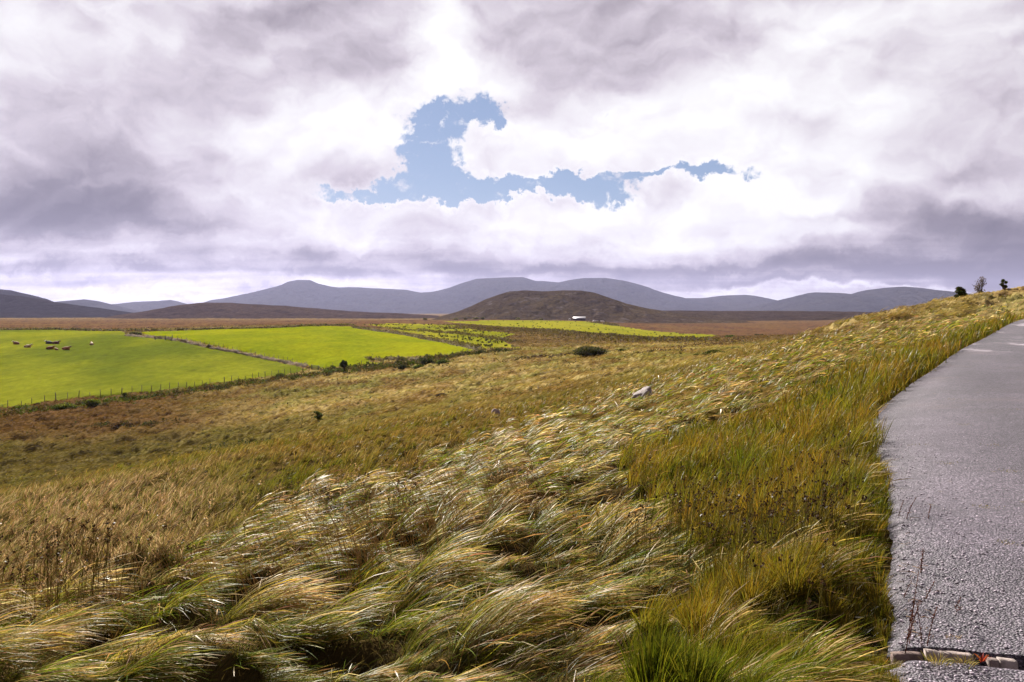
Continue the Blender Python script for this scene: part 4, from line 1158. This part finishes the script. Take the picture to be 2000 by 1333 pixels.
# ---------------------------------------------------------------- grasses
def blade_mat(name, trans=.40, rough=.38, spec=.05):
    m, t = material(name)
    c = t.attr('col')
    b = t.bsdf(c, rough, spec=spec)
    tr = t.n.new('ShaderNodeBsdfTranslucent'); t.put(tr.inputs[0], t.v('MULTIPLY', c, (1.15, 1.1, .7)))
    mx = t.n.new('ShaderNodeMixShader'); mx.inputs[0].default_value = trans
    t.l.new(b, mx.inputs[1]); t.l.new(tr.outputs[0], mx.inputs[2])
    t.out(mx.outputs[0])
    return m


gr_m = blade_mat("grass_blade"); 
moor_gr_m = blade_mat("moor_grass_blade", .25, .8, .0)


def blades(name, X, Y, Zr, L, Wd, th0, th1, phi, K, cbase, ctip, pw=1.0, head=None, mat=None, seed=1, flat=.7, zf=None, sag=.02):
    """ribbons grown from (X,Y,Zr), bending from th0 to th1 (from vertical) towards compass phi"""
    n = len(X); rg = np.random.default_rng(seed)
    t = np.linspace(0, 1, K)[None]
    th = th0[:, None] + (th1 - th0)[:, None] * t ** pw
    ph = phi[:, None] + (rg.normal(0, .16, n))[:, None] * t
    sn = np.sin(th); cs = np.cos(th)
    ds = (L / (K - 1))[:, None]
    def acc(v):
        v = (v[:, 1:] + v[:, :-1]) * .5 * ds
        return np.concatenate([np.zeros((n, 1)), np.cumsum(v, 1)], 1)
    PX = X[:, None] + acc(sn * np.cos(ph)); PY = Y[:, None] + acc(sn * np.sin(ph)); PZ = Zr[:, None] + acc(cs)
    if zf is not None:
        g = zf(PX, PY); lift = sag + rg.uniform(0, .07, n)[:, None] * t
        PZ = np.where(t > 0, np.maximum(PZ, g + lift), PZ)
    tx, ty, tz = sn * np.cos(ph), sn * np.sin(ph), cs
    # ribbon side vector: horizontal, rolled a little
    sx, sy = -np.sin(ph), np.cos(ph)
    nx, ny, nz = sy * tz, -sx * tz, sx * ty - sy * tx
    ro = rg.normal(0, flat, n)[:, None]
    cr, sr = np.cos(ro), np.sin(ro)
    wx, wy, wz = sx * cr + nx * sr, sy * cr + ny * sr, nz * sr
    prof = np.interp(t[0], [0, .35, .8, 1], [.7, 1, .75, .12])[None] * np.ones((n, 1))
    if head is not None:
        hp = np.interp(t[0], [0, .6, .78, .93, 1], [.5, .6, 1.9, 1.5, .2])[None]
        prof = np.where(head[:, None], hp, prof)
    hw = Wd[:, None] * .5 * prof
    A = np.stack([PX - wx * hw, PY - wy * hw, PZ - wz * hw], -1); B = np.stack([PX + wx * hw, PY + wy * hw, PZ + wz * hw], -1)
    V = np.stack([A, B], 2).reshape(-1, 3).astype(np.float32)
    tt = t[..., None]
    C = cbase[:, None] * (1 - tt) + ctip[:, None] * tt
    C = np.repeat(C[:, :, None, :], 2, 2).reshape(-1, 3)
    base = (np.arange(n) * 2 * K)[:, None] + (np.arange(K - 1) * 2)[None]
    base = base.ravel()
    Q = np.stack([base, base + 1, base + 3, base + 2], 1)
    return mesh(name, V, Q, mat or gr_m, col=C)


def poly_lift(pts, lift):
    out = []
    for px, row in pts:
        Y = np.geomspace(2.0, 200, 1200); X = (px - CX) / F * Y
        g = base_z(X, Y) + lift; k = np.argmax(g > (HR - row) / F * Y)
        out.append((X[k], Y[k]))
    return np.array(out)


PALE = poly_lift([(-300, 1150), (0, 1165), (180, 1150), (330, 1085), (450, 1010), (560, 985), (700, 945), (850, 885), (960, 842), (1080, 802), (1200, 768), (1300, 735), (1400, 705), (1500, 684), (1600, 655), (1700, 632), (1780, 612), (1880, 592), (2000, 572), (2200, 560), (2200, 700), (1500, 1333), (-300, 1500)], .25)
PALE = np.vstack([PALE[:-1], [[3, 1], [-12, 1]]])
UPR = poly_lift([(1190, 885), (1330, 850), (1500, 800), (1600, 740), (1700, 700), (1850, 660), (2050, 640), (2050, 700), (1760, 1333), (1500, 1333), (1560, 1200), (1440, 1120), (1280, 1010)], .2)
GREEN = poly_lift([(1380, 1060), (1760, 1060), (1760, 1333), (1330, 1333)], .2)


def sample(n, y0, y1, px0, px1, inv=.55, seed=1):
    rg = np.random.default_rng(seed)
    a = rg.uniform(1 / y1, 1 / y0, n); b = np.exp(rg.uniform(np.log(y0), np.log(y1), n))
    Y = np.where(rg.random(n) < inv, 1 / a, b)
    px = rg.uniform(px0, px1, n)
    return (px - CX) / F * Y, Y, rg


def cmix(rg, n, cols, wts, jit=.18):
    k = rg.choice(len(cols), n, p=np.array(wts) / sum(wts))
    c = np.array(cols)[k]
    return c * (1 + rg.normal(0, jit, n))[:, None].clip(.5, 1.6) * (1 + rg.normal(0, .05, (n, 3)))


def lerp(a, b, m): return a * (1 - m[:, None]) + b * m[:, None]


QN = 1.0   # quantity of near grass


def clump(X, Y, rg, cell, pull):
    """draw roots together into tufts; returns new roots, tuft id noise and offset from the tuft heart"""
    warpx = X + .5 * cell * pn(X / cell * .7, Y / cell * .7, 601); warpy = Y + .5 * cell * pn(X / cell * .7, Y / cell * .7, 602)
    ix = np.floor(warpx / cell); iy = np.floor(warpy / cell)
    h1 = _hash(ix, iy, 603) / 4294967296.0; h2 = _hash(ix, iy, 604) / 4294967296.0; h3 = _hash(ix, iy, 605) / 4294967296.0
    hx = (ix + .2 + .6 * h1) * cell; hy = (iy + .2 + .6 * h2) * cell
    ox, oy = X - hx, Y - hy
    return X - pull * ox, Y - pull * oy, h3, ox, oy
# --- 1: pale wind-combed grass
X, Y, rg = sample(int(420000 * QN), 1.7, 62, -120, 2080, .6, 101)
e = X - edge_x(Y)
_b = np.random.default_rng(9).normal(0, 1, len(X)); inp = inside(PALE, X + pn(X * .9, Y * .9, 71) * .09 * Y + _b * .012 * Y, Y + (pn(X * .5, Y * .4, 72) * .30 + pn(X * 1.5, Y * 1.2, 75) * .12 + _b * .035) * Y)
upr = inside(UPR, X + pn(X * 1.7, Y * 1.7, 73) * .35, Y + pn(X * 1.7, Y * 1.7, 74) * .35)
keep = inp & (e < -.45) & (hollow(X, Y) < .35 + rg.random(len(X)) * .55) & ((hollow(X + .22, Y - .03) < .55) | (rg.random(len(X)) < .25)) & ((hollow(X + .42, Y - .05) < .7) | (rg.random(len(X)) < .5)) & (~upr | (rg.random(len(X)) < np.where(Y < 7, .38, .20)))
gyk = (relief(X, Y + .06) - relief(X, Y - .06)) / .12
keep &= (mound(X, Y) + rg.normal(0, .03, len(X)) > -.09) & (gyk + rg.normal(0, .12, len(X)) < .55)
X, Y, e, upr = X[keep], Y[keep], e[keep], upr[keep]; n = len(X)
m = mound(X, Y)
pat = fbm(X * .8, Y * .5, 3, 81)
gx = (mound(X + .08, Y) - mound(X - .08, Y)) / .16; gy = (mound(X, Y + .08) - mound(X, Y - .08)) / .16
X, Y, hid, ox, oy = clump(X, Y, rg, .48 * np.where(Y > 14, 1.5, 1.0), .55)
phi = math.radians(6) - .42 * sstep(-X / Y, .18, .6) + (hid - .5) * .55 + (oy / .48) * .50 + fbm(X * .33, Y * .33, 2, 83) * .95 + fbm(X * 1.2, Y * 1.2, 2, 85) * .35 - gy * .25 + rg.normal(0, .09, n)
L = rg.uniform(.24, .60, n) * (.8 + .4 * hid) * (1 + .25 * pat) * np.where(Y > 15, 1.15, 1.0)
L = np.minimum(L, .95)
th0 = rg.uniform(.45, 1.15, n); th1 = rg.uniform(1.35, 2.0, n)
stray = rg.random(n) < .14; phi = np.where(stray, phi + rg.normal(0, .8, n), phi); L = np.where(stray, L * .7, L)
fr = np.clip(np.maximum(hollow(X, Y + .22), hollow(X, Y + .42)) * 1.6, 0, 1) * (Y < 14)
th0 = th0 * (1 - fr) + 1.25 * fr; L = L * (1 - .45 * fr)
pale = sstep(pat * .9 + (hid - .5) * .9 + (m - .03) * 2.2 + rg.normal(0, .16, n), -.15, .60)
straw = cmix(rg, n, [(.44, .31, .15), (.62, .50, .33), (.34, .21, .075), (.38, .19, .11), (.30, .24, .045)], [2.8, 2.0, 3.0, 1.6, 3])
green = cmix(rg, n, [(.125, .185, .008), (.20, .24, .010), (.06, .09, .006), (.21, .19, .016), (.19, .105, .016)], [3, 2.4, 2.8, 1.8, 1.4])
isp = rg.random(n) < (.16 + .62 * pale)
straw = straw * 1.42; green = green * 1.2
ct = np.where(isp[:, None], straw, green)
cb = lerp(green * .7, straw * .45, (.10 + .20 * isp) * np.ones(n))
Wd = np.maximum(rg.uniform(.0016, .0036, n), .00075 * Y) * np.where(isp, 1.05, .95)
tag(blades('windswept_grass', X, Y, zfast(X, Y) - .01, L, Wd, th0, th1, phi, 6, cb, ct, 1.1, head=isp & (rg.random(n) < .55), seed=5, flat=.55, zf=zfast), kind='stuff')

# low matted growth under everything near the camera
X, Y, rg = sample(120000, 1.7, 20, -120, 1800, .8, 151)
k = X - edge_x(Y) < -.1; X, Y = X[k], Y[k]; n = len(X)
cc_ = cmix(rg, n, [(.045, .055, .010), (.07, .05, .018), (.10, .08, .03), (.05, .035, .014)], [3, 2, 1.2, 2])
tag(blades('matted_grass', X, Y, zfast(X, Y) - .01, rg.uniform(.06, .20, n), np.maximum(.002, .0008 * Y), rg.uniform(.1, .9, n), rg.uniform(.8, 1.8, n), rg.normal(0, 1.2, n), 3, cc_ * .8, cc_ * 1.2, seed=15, flat=1.0), kind='stuff')

# --- 2: upright verge grass and rushes by the lane
X, Y, rg = sample(int(330000 * QN), 1.7, 56, 1000, 2120, .6, 201)
e = X - edge_x(Y)
upr = inside(UPR, X + pn(X * 1.7, Y * 1.7, 73) * .35, Y + pn(X * 1.7, Y * 1.7, 74) * .35)
wv = pn(Y * 1.7, Y * 0, 5) * .10 + .10 * pn(X * 3.1, Y * 3.1, 77) + sstep(Y, 6, 12) * (.10 + .45 * pn((X + Y) * .62, Y * 0 + 3, 78))
verge = (e > -1.25 - .4 * pn(Y * .8, Y * 0, 79)) & (e < -.03 + wv * .7)
keep = (upr & (e < -.03 + wv * .7)) | verge
tuft = fbm(X * 2.4, Y * 2.4, 2, 91)
keep &= (tuft > -.42 + rg.normal(0, .1, len(X))) & (hollow(X, Y) < .6)
X, Y, e, tuft = X[keep], Y[keep], e[keep], tuft[keep]; n = len(X)
edgeb = sstep(e, -.9, -.1)
pat = fbm(X * .7, Y * .55, 3, 93)
L = rg.uniform(.20, .44, n) * (1 + .45 * tuft) * (1 - .50 * sstep(e, -.45, -.05) * (1 - sstep(Y, 6, 12))); L = L.clip(.07, .5) * (1 + .35 * sstep(Y, 8, 14) * sstep(e, -1.2, -.6))
X, Y, hid, ox, oy = clump(X, Y, rg, .20 * np.where(Y > 14, 1.7, 1.0), .5); L *= (.75 + .5 * hid) * (.62 + .38 * sstep(Y, 4.2, 7.5))
ang = fbm(X * 1.6, Y * 1.6, 2, 95)
phi = np.arctan2(oy + .02, ox + .06) * .8 + ang * 1.0 + rg.normal(0, .4, n)
th0 = rg.uniform(.0, .35, n); th1 = th0 + rg.uniform(.15, .95, n)
gr = cmix(rg, n, [(.095, .115, .008), (.070, .085, .008), (.13, .145, .010), (.16, .145, .016)], [2.5, 3, 2, 2])
org = cmix(rg, n, [(.24, .125, .016), (.31, .165, .02), (.20, .14, .018), (.15, .06, .02), (.40, .30, .15)], [3, 1.6, 2.6, 1.6, .7])
om = np.clip(.44 + 1.1 * pat + rg.normal(0, .22, n), 0, 1)
gz_ = inside(GREEN, X + .8 * pn(X * 1.2, Y * 1.2, 97) + rg.normal(0, .15, n), Y + .5 * pn(X * 1.2, Y * 1.2, 98)); om = np.where(gz_, om * .8, om)
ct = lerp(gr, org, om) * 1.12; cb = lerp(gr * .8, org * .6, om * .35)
Wd = np.maximum(rg.uniform(.0020, .0042, n), .0008 * Y)
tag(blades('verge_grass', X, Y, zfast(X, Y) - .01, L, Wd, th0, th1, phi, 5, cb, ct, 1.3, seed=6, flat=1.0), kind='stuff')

# --- 3: rusty upright grass down to the brow of the bank
X, Y, rg = sample(int(430000 * QN), 4.0, 76, -120, 2080, .45, 301)
_b = np.random.default_rng(9).normal(0, 1, len(X)); inp = inside(PALE, X + pn(X * .9, Y * .9, 71) * .09 * Y + _b * .012 * Y, Y + (pn(X * .5, Y * .4, 72) * .30 + pn(X * 1.5, Y * 1.2, 75) * .12 + _b * .035) * Y)
px = CX + F * X / Y; e = X - edge_x(Y)
keep = ~inp & (e < -.8) & (rg.random(len(X)) < .92)
X, Y, px = X[keep], Y[keep], px[keep]; n = len(X)
pat = fbm(X * .35, Y * .22, 3, 111); pat2 = fbm(X * 1.1, Y * .6, 3, 113)
pink = sstep(-px + 120 * fbm(X * .4, Y * .3, 2, 117), -560, -300) * sstep(-Y, -26, -13)
X, Y, hid, ox, oy = clump(X, Y, rg, .30 * np.where(Y > 14, 1.8, 1.0), .58)
L = rg.uniform(.14, .34, n) * (1 + .5 * pat2) * (.6 + .7 * hid)
phi = math.radians(-14) + fbm(X * .5, Y * .4, 2, 115) * 1.1 + rg.normal(0, .55, n)
th0 = rg.uniform(.1, .75, n); th1 = th0 + rg.uniform(.3, 1.0, n)
gr = cmix(rg, n, [(.105, .115, .012), (.14, .115, .015), (.065, .072, .010)], [3, 3, 2.8])
org = cmix(rg, n, [(.20, .120, .032), (.16, .095, .030), (.11, .058, .026), (.28, .20, .10), (.40, .31, .20)], [3, 3, 2.6, 1.2, .5])
pk = cmix(rg, n, [(.31, .195, .14), (.46, .34, .26), (.18, .10, .07), (.18, .145, .06), (.10, .11, .03)], [3, 1.6, 2.4, 2, 1.6])
om = np.clip(.54 - 1.2 * pat - .7 * pat2 + .5 * (hid - .5) + rg.normal(0, .2, n), 0, 1)
ct = lerp(gr, org, om)
ct = lerp(ct, pk, np.clip(pink * 1.0 * (rg.random(n) < .88), 0, 1))
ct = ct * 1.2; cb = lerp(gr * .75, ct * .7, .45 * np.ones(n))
Wd = np.maximum(rg.uniform(.0014, .0026, n), .00062 * Y)
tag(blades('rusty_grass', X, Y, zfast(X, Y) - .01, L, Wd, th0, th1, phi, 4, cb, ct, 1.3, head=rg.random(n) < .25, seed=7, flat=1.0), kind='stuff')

# --- 4: tussocks of the valley floor
n0 = 260000
rg = np.random.default_rng(401)
Y = np.exp(rg.uniform(np.log(52), np.log(420), n0)) ; px = rg.uniform(-60, 1900, n0); X = (px - CX) / F * Y
fl = inside(FIELD1, X, Y) | inside(FIELD2, X, Y) | inside(FIELD3, X, Y) | inside(FIELD4, X, Y)
keep = ~fl & (X < edge_x(np.minimum(Y, 54)) + 200)
X, Y = X[keep], Y[keep]; Z = base_z(X, Y) + relief(X, Y); n = len(X)
cl = soil_colour(X, Y)
pat = fbm(X * .35, Y * .22, 3, 121, .6)
k = cmix(rg, n, [(1.15, 1.1, .98), (1.45, 1.42, 1.4), (.85, .85, .85), (1.05, 1.22, .85)], [3, 1.6, 1.4, 1.2])
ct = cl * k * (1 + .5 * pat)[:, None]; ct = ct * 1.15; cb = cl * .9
L = rg.uniform(.25, .55, n) * (1 + .5 * pat)
phi = math.radians(4) + rg.normal(0, .28, n)
th0 = rg.uniform(.8, 1.15, n); th1 = th0 + rg.uniform(.3, .6, n)
L = L * 1.7
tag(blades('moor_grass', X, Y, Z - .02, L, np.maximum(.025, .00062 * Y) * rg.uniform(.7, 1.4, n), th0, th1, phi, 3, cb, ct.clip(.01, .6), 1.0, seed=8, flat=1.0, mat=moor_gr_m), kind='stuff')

# --- 5: stalks, rush heads, dead docks, strays on the lane
def stems(name, X, Y, Hh, lean, phi, wd, col, seed, headr=None, headc=None, hs=2.0, tilt=.25):
    """thin stalks with small seed heads; one mesh"""
    rg = np.random.default_rng(seed); n = len(X); Z = zfast(X, Y) - .02
    t = np.linspace(0, 1, 5)[None]; th = lean[:, None] * t ** 1.3; ds = (Hh / 4)[:, None]
    def acc(v): v = (v[:, 1:] + v[:, :-1]) * .5 * ds; return np.concatenate([np.zeros((n, 1)), np.cumsum(v, 1)], 1)
    PX = X[:, None] + acc(np.sin(th)) * np.cos(phi)[:, None]; PY = Y[:, None] + acc(np.sin(th)) * np.sin(phi)[:, None]; PZ = Z[:, None] + acc(np.cos(th))
    VV, QQ, CC = [], [], []; off = 0
    for k in range(3):           # three sided stalks
        a = k * 2.094; wx, wy = math.cos(a), math.sin(a); b = a + 2.094
        A = np.stack([PX + wx * wd[:, None], PY + wy * wd[:, None], PZ], -1); B = np.stack([PX + math.cos(b) * wd[:, None], PY + math.sin(b) * wd[:, None], PZ], -1)
        VV.append(np.stack([A, B], 2).reshape(-1, 3)); base = ((np.arange(n) * 10)[:, None] + (np.arange(4) * 2)[None]).ravel() + off
        QQ.append(np.stack([base, base + 1, base + 3, base + 2], 1)); CC.append(np.repeat(col, 10, 0)); off += n * 10
    if headr is not None:
        T = np.stack([PX[:, -1], PY[:, -1], PZ[:, -1]], -1)
        for j in range(7):
            d = rg.normal(0, 1, (n, 3)); d /= np.linalg.norm(d, axis=1)[:, None]; c = T + d * headr[:, None] * (.8, .8, hs * .6); u = np.cross(d, rg.normal(0, 1, (n, 3))); u /= np.linalg.norm(u, axis=1)[:, None]
            s_ = headr[:, None] * .8; v = np.stack([c - u * s_, c + d * s_ * .7, c + u * s_, c - d * s_ * .7], 1).reshape(-1, 3)
            VV.append(v); QQ.append(np.arange(n * 4).reshape(n, 4) + off); off += n * 4; CC.append(np.repeat(headc * rg.uniform(.7, 1.3, (n, 1)), 4, 0))
    return mesh(name, np.vstack(VV), np.vstack(QQ), gr_m, col=np.vstack(CC), smooth=False)


def spread(pts, lift=.2):
    return poly_lift(pts, lift)


# dark brown rush heads on upright stems
rg = np.random.default_rng(511); Xs, Ys = [], []
for cpx, crow, sx_, sy_, k in [(1460, 985, 110, 60, 230), (1330, 960, 80, 50, 60), (1620, 1000, 60, 60, 60), (90, 1140, 90, 30, 70), (180, 1110, 110, 25, 50), (640, 925, 90, 15, 40), (780, 940, 60, 20, 25), (1500, 1120, 70, 60, 40)]:
    for _ in range(k):
        px = cpx + rg.normal(0, sx_); row = crow + rg.normal(0, sy_); Y = 1.62 * F / (row + 55 - HR) if px > 900 else 1.95 * F / (row + 55 - HR)
        Xs.append((px - CX) / F * Y); Ys.append(Y)
Xs, Ys = np.array(Xs), np.array(Ys); ok = Xs - edge_x(Ys) < -.2; Xs, Ys = Xs[ok], Ys[ok]; n = len(Xs)
tag(stems('rush_heads', Xs, Ys, rg.uniform(.38, .66, n), rg.uniform(0, .6, n), rg.normal(0, .8, n), np.full(n, .0013) * (1 + Ys / 12), np.tile([(.13, .11, .025)], (n, 1)), 1, rg.uniform(.007, .012, n) * (1 + Ys / 22), np.tile([(.045, .025, .015)], (n, 1))), kind='stuff')
# long pale flowering stalks bowing over the brow, left of centre
rg = np.random.default_rng(512); n = 700
px = np.concatenate([rg.uniform(560, 1100, 400), rg.uniform(0, 560, 170), rg.uniform(1000, 1600, 130)]); row = np.concatenate([1075 - (px[:400] - 560) * .36 + rg.normal(0, 26, 400), 1130 - (px[400:570]) * .1 + rg.normal(0, 60, 170), 1000 - (px[570:] - 1000) * .35 + rg.normal(0, 70, 130)])
Y = 1.78 * F / (row + 20 - HR); X = (px - CX) / F * Y; ok = (Y < 30) & (X - edge_x(Y) < -.6); X, Y = X[ok], Y[ok]; n = len(X)
tag(stems('flowering_stalks', X, Y, rg.uniform(.55, .95, n), rg.uniform(.7, 1.5, n), math.pi + rg.normal(.15, .35, n) * 1.0, np.full(n, .0010) * (1 + Y / 9), np.tile([(.36, .25, .13)], (n, 1)), 2, rg.uniform(.004, .007, n) * (1 + Y / 20), np.tile([(.40, .26, .17)], (n, 1)), hs=5.0), kind='stuff')


def dock(X, Y, h, lean, phi, label, n=5, spread_=.06, seed=0, c=(.15, .055, .03)):
    rg = np.random.default_rng(seed); z = G0(X, Y); root = empty('dock_plant', (X, Y, z), label, 'weed', "dead dock stems at the lane edge", 0)
    for i in range(n):
        g = Geo(); hh = h * rg.uniform(.6, 1.05); a = phi + rg.normal(0, .5); l = lean + rg.normal(0, .12); bx, by = rg.normal(0, spread_, 2)
        t = np.linspace(0, 1, 7); P = np.stack([bx + np.sin(l) * hh * t ** 1.5 * math.cos(a), by + np.sin(l) * hh * t ** 1.5 * math.sin(a), hh * t * math.cos(l * .7)], 1)
        g.tube(P, .0020 * (1 - .6 * t) + .0007, 5, tuple(np.array(c) * rg.uniform(.7, 1.3)))
        for k in range(34):
            q = rg.uniform(.30, 1.0); p = np.array([np.interp(q, t, P[:, m_]) for m_ in range(3)]) + rg.normal(0, .004, 3); s_ = rg.uniform(.002, .0042)
            g.box(tuple(p), (s_, s_ * .7, s_ * 1.5), rz=rg.uniform(0, 3), jit=.001, col=tuple(np.array([.20, .075, .04]) * rg.uniform(.6, 1.5)))
        g.build('stem', gr_m, root)
    return root


def at_road(px, row):
    Y = 3.5
    for _ in range(20): X = (px - CX) / F * Y; Y = -float(lane_z(X, Y)) * F / (row - HR)
    return (px - CX) / F * Y, Y


for (px, row, h, ln, ph, n_, lab) in [(1768, 1262, .42, .25, .3, 5, "tallest clump of dead brown dock stems beside the gutter"), (1806, 1118, .30, .18, .5, 2, "thin reddish dock stem standing alone on the chippings"),
                                      (1772, 1010, .26, .2, .3, 3, "short brown dock stems against the bright verge grass higher up the lane"), (1790, 1180, .22, .5, -.1, 4, "low leaning dead stems where the verge steps back")]:
    x, y = at_road(px, row); dock(x, y, h, ln, ph, lab, n_, seed=px)


def tuft(px, row, r, h, n, cols, label, name='grass_tuft', cat='grass tuft', group="grass tufts growing in the gutter", seed=0, wd=.0022):
    x, y = at_road(px, row); rg = np.random.default_rng(seed + 70); z = float(lane_z(x, y)) - .01
    X = rg.normal(0, r * .35, n); Y = rg.normal(0, r * .25, n); a = np.arctan2(Y, X) + rg.normal(0, .5, n)
    o = blades(name, X, Y, np.zeros(n), rg.uniform(.5, 1, n) * h, np.full(n, wd), rg.uniform(.1, .7, n), rg.uniform(.8, 1.6, n), a, 4, cmix(rg, n, cols, [1] * len(cols)), cmix(rg, n, cols, [1] * len(cols)) * 1.2, seed=seed)
    o.location = (x, y, z); return tag(o, label, cat, group)


TY = [(.34, .24, .07), (.24, .20, .05), (.40, .30, .12), (.16, .17, .03)]
tuft(1832, 1291, .09, .060, 80, TY, "straw yellow grass tuft rooted left under the longest kerb block", seed=1)
tuft(1884, 1292, .07, .055, 60, TY, "straw yellow grass tuft rooted right under the longest kerb block", seed=2)
tuft(1861, 1246, .045, .030, 90, [(.42, .27, .09), (.34, .22, .09)], "tiny orange moss-like tuft on the chippings above the gutter", seed=3)
tuft(1918, 1288, .025, .050, 12, [(.25, .035, .02), (.16, .02, .015), (.30, .08, .03)], "small crimson leaved seedling between two kerb blocks", 'seedling', 'seedling', None, seed=4, wd=.008)
tuft(1740, 1298, .06, .05, 60, TY, "short yellow grass tuft at the left end of the gutter", seed=5)
rg = np.random.default_rng(5); wx_, wy_ = [], []
for px, row in [(1975, 920), (1850, 905), (1790, 870), (1968, 1060), (1880, 830), (1940, 870), (1990, 800), (1925, 990), (1860, 780)]:
    x, y = at_road(px, row); k = 45; wx_.append(x + rg.normal(0, .05, k) * y / 7); wy_.append(y + rg.normal(0, .05, k) * y / 7)
wx_, wy_ = np.concatenate(wx_), np.concatenate(wy_); n = len(wx_)
tag(blades('lane_weeds', wx_, wy_, lane_z(wx_, wy_) - .002, rg.uniform(.008, .022, n), np.full(n, .004), rg.uniform(.3, .9, n), rg.uniform(1, 1.6, n), rg.uniform(0, 6.28, n), 3, cmix(rg, n, [(.24, .20, .05), (.20, .14, .05)], [1, 1]), cmix(rg, n, [(.26, .21, .06), (.16, .17, .03)], [1, 1]), seed=31), kind='stuff')
# loose straws and grit on the lane edge
rg = np.random.default_rng(8); g = Geo()
for i in range(34):
    px = 1765 + abs(rg.normal(0, 28)) ; row = rg.uniform(1000, 1250) if i else 1210; x, y = at_road(px, row); z = float(lane_z(x, y)) + .006; a = rg.uniform(0, 3.14); l = rg.uniform(.02, .09)
    g.tube([(x, y, z), (x + l * math.cos(a) * .5, y + l * math.sin(a) * .5, z + rg.uniform(0, .012)), (x + l * math.cos(a), y + l * math.sin(a), z + .002)], .0013, 4, tuple(np.array([.50, .36, .24]) * rg.uniform(.6, 1.2)))
tag(g.build('straw_litter', gr_m), kind='stuff')
g = Geo(); rg = np.random.default_rng(18)
for i in range(1700):
    Y_ = 1 / rg.uniform(1 / 13, 1 / 3.0); X_ = edge_x(Y_) + abs(rg.normal(0, .35 if i % 2 else 1.6)) + .03; s_ = rg.uniform(.004, .010)
    if abs(Y_ - gut_y(X_) + GUT_W / 2) < GUT_W: continue
    g.box((X_, Y_, float(lane_z(X_, Y_)) + s_ * .25), (s_ * 1.5, s_, s_ * .8), rz=rg.uniform(0, 3), jit=s_ * .25, col=tuple(np.array([.36, .31, .35]) * rg.uniform(.5, 1.9)))
tag(g.build('loose_chippings', stone_m), kind='stuff')
HAZE = 2.9e-5
# ---------------------------------------------------------------- damp air
hm = bpy.data.materials.new("damp_air"); hm.use_nodes = True
t = NT(hm.node_tree)
pv = t.n.new('ShaderNodeVolumePrincipled')
pv.inputs['Color'].default_value = (.54, .555, .86, 1)
pv.inputs['Density'].default_value = HAZE
pv.inputs['Anisotropy'].default_value = .3
mo = t.n.new('ShaderNodeOutputMaterial'); t.l.new(pv.outputs[0], mo.inputs['Volume'])
g = Geo(); g.box((0, 5500, 270), (60000, 15000 + 8000, 800))
hz = g.build('haze', hm); hz['kind'] = 'stuff'
zmin = -130
